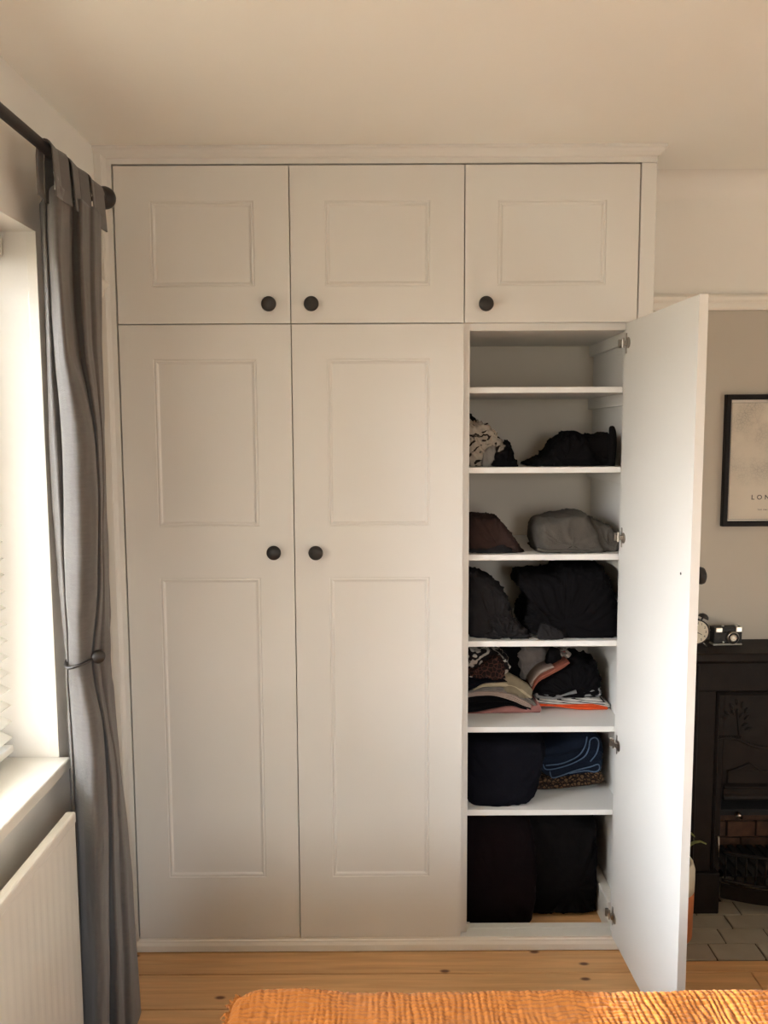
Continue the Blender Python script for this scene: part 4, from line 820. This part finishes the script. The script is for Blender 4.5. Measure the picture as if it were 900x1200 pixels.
# ------------------------------------------------------------------ potted plant behind the door
pp = thing('potted_plant', 'orange and cream pot with a small plant on the hearth behind the open door', 'plant', (1.712, .085, .003))
bm = bmesh.new(); lathe(bm, [(0, 0), (.082, 0), (.087, .008), (.0885, .09), (.0895, .165)], 40); obj('pot_base', bm, M['terracotta'], pp, smooth=True)
bm = bmesh.new(); lathe(bm, [(.0895, .165), (.0905, .20), (.090, .235), (.084, .256), (.076, .258), (.074, .245), (.074, .225), (0, .225)], 40); obj('pot_rim', bm, M['cream_glaze'], pp, smooth=True)
bm = bmesh.new(); lathe(bm, [(0, .236), (.04, .238), (.0735, .233), (.0735, .226), (0, .226)], 24); obj('soil', bm, M['soil'], pp, smooth=True)
random.seed(9)
for i in range(8):
    a = i * PI / 4 + .1 if i else -.25
    L_ = .11 if i == 0 else random.uniform(.06, .085); rise = .098 if i == 0 else random.uniform(.10, .17)
    bm = bmesh.new(); A = []
    for k in range(7):
        t_ = k / 6; r = .012 + L_ * t_; z = .230 + rise * math.sin(t_ * 1.9) / math.sin(1.9 if i else 1.7); wdt = .011 * math.sin(PI * min(.97, .12 + t_ * .86))
        c0 = Vector((r * math.cos(a), r * math.sin(a), z)); sd_ = Vector((-math.sin(a), math.cos(a), 0))
        A.append([bm.verts.new(c0 - sd_ * wdt), bm.verts.new(c0 + Vector((0, 0, -.003))), bm.verts.new(c0 + sd_ * wdt)])
    for p, q in zip(A, A[1:]):
        bm.faces.new((p[0], p[1], q[1], q[0])); bm.faces.new((p[1], p[2], q[2], q[1]))
    o = obj('leaf', bm, M['leaf'], pp, smooth=True); sm_ = o.modifiers.new('thick', 'SOLIDIFY'); sm_.thickness = .0012

# ------------------------------------------------------------------ bed and blanket
ZB = .55; BX0, BX1, BY0, BY1 = .478, 2.50, -2.34, -.935
bed = thing('bed', 'low bed with white mattress under the orange blanket', 'bed', (1.49, -1.64, 0))
BL = Vector(bed.location)
def bpart(name, bm, m, bevel=.004, parent=bed):
    bmesh.ops.translate(bm, verts=bm.verts, vec=-BL); return obj(name, bm, m, parent, bevel=bevel)
bpart('mattress', box(BX0 + .012, BX1 - .01, BY0 + .02, BY1 - .012, .30, ZB - .030), M['mattress'], .035)
bpart('base', box(BX0 + .02, BX1 - .01, BY0 + .02, BY1 - .02, .16, .299), M['bed_wood'], .006)
for x in (BX0 + .08, BX1 - .10):
    for y in (BY0 + .08, BY1 - .10): bpart('leg', box(x - .03, x + .03, y - .03, y + .03, .001, .1595), M['bed_wood'])
def axis_pts(segs):
    out = []
    for a, b, st in segs:
        k = max(1, round((b - a) / st)); out += [a + (b - a) * i / k for i in range(k)]
    return out + [segs[-1][1]]
RD = .032
def arc(s, R):
    """distance past the edge -> (outward, drop) round a soft edge of radius R; negative s lies on the top"""
    if s <= 0: return s, 0.0
    L_ = R * PI / 2
    if s < L_: a = s / R; return R * math.sin(a), R * (1 - math.cos(a))
    return R, R + (s - L_)
U_ = axis_pts([(.006, 1.16, .0024), (1.16, BX1 - BX0, .006)])          # along the bed, from the left hem
V_ = axis_pts([(-.36, -.05, .012), (-.05, .2, .0021), (.2, .8, .0045), (.8, BY1 - BY0, .01)])   # into the bed, from the far edge
bm = bmesh.new(); G = []
def crink(u, v):
    a = u / .0120 + .55 * noise.noise(Vector((u * 9, v * 7, 0))) + .45 * noise.noise(Vector((u * 38, v * 16, 3)))
    c_ = v / .0105 + .6 * noise.noise(Vector((u * 6, v * 9, 7))) + .5 * noise.noise(Vector((u * 22, v * 45, 11)))
    ra = abs(math.sin(PI * a)) ** .55; rc = abs(math.sin(PI * c_)) ** .55
    k1 = .75 + .7 * noise.noise(Vector((u * 13, v * 9, 21))); k2 = .7 + .7 * noise.noise(Vector((u * 9, v * 15, 33)))
    return .0038 * ra * max(.2, k1) + .0060 * rc * max(.2, k2) + .002 * noise.noise(Vector((u * 60, v * 60, 1)))
RC = .055
for v in V_:
    ln_ = []
    for u in U_:
        ou, du = arc(RD - u if u < RD else -(u - RD), RD) ; ov, dv = arc(RD - v if v < RD else -(v - RD), RD)
        # pull the corner in on a rounded plan
        x = BX0 + RD - ou; y = BY1 - RD + ov
        cxr, cyr = BX0 + RC, BY1 - RC
        if x < cxr and y > cyr:
            d = Vector((x - cxr, y - cyr)); m_ = max(abs(d.x), abs(d.y))
            if d.length > 1e-6: d = d * (m_ / d.length); x, y = cxr + d.x, cyr + d.y
            dd = (du * du + dv * dv) ** .5
        else: dd = du + dv
        z = ZB - dd
        z += .0075 * noise.noise(Vector((u * 4.2 + 3, v * 6, 2))) + .006 * math.exp(-((u - .13) / .09) ** 2) * math.exp(-(v / .12) ** 2) + .004 * max(0, (u - .75))
        h = crink(u, v); nx = Vector((-(du > 0) * min(1, du / RD), (dv > 0) * min(1, dv / RD), max(0.05, 1 - dd / RD))).normalized()
        p = Vector((x, y, z)) + nx * h
        if dv > RD: p.y += .012 * math.sin(u * 21 + 1.5) * min(1, (dv - RD) / .15) + .012 * min(1, (dv - RD) / .2)
        ln_.append(bm.verts.new(p))
    G.append(ln_)
for i in range(len(V_) - 1):
    for j in range(len(U_) - 1): bm.faces.new((G[i][j], G[i][j + 1], G[i + 1][j + 1], G[i + 1][j]))
hem = [G[i][0].co.copy() for i in range(len(V_)) if -.06 < V_[i] < .45]
bk = obj('blanket', bm, M['blanket'], smooth=True)
tag(bk, 'orange crinkled cotton blanket with a frayed hem spread over the bed', 'blanket')
bm = bmesh.new(); random.seed(21)
hem2 = [Vector(G_) for G_ in hem]
acc = 0; last = None
for p in hem2:
    if last is not None and (p - last).length < .006: continue
    last = p
    for k in range(2):
        d1 = Vector((-random.uniform(.002, .010), random.uniform(-.004, .007), random.uniform(-.003, .007))); q = p + Vector((.002, 0, .001))
        e = q + d1; g2 = e + Vector((random.uniform(-.007, .003), random.uniform(-.006, .006), random.uniform(-.010, .003)))
        tube(bm, [q, e, g2], [.0022, .0019, .0012], 4)
fg = obj('fringe', bm, M['blanket'], bk); fg['kind'] = 'stuff'
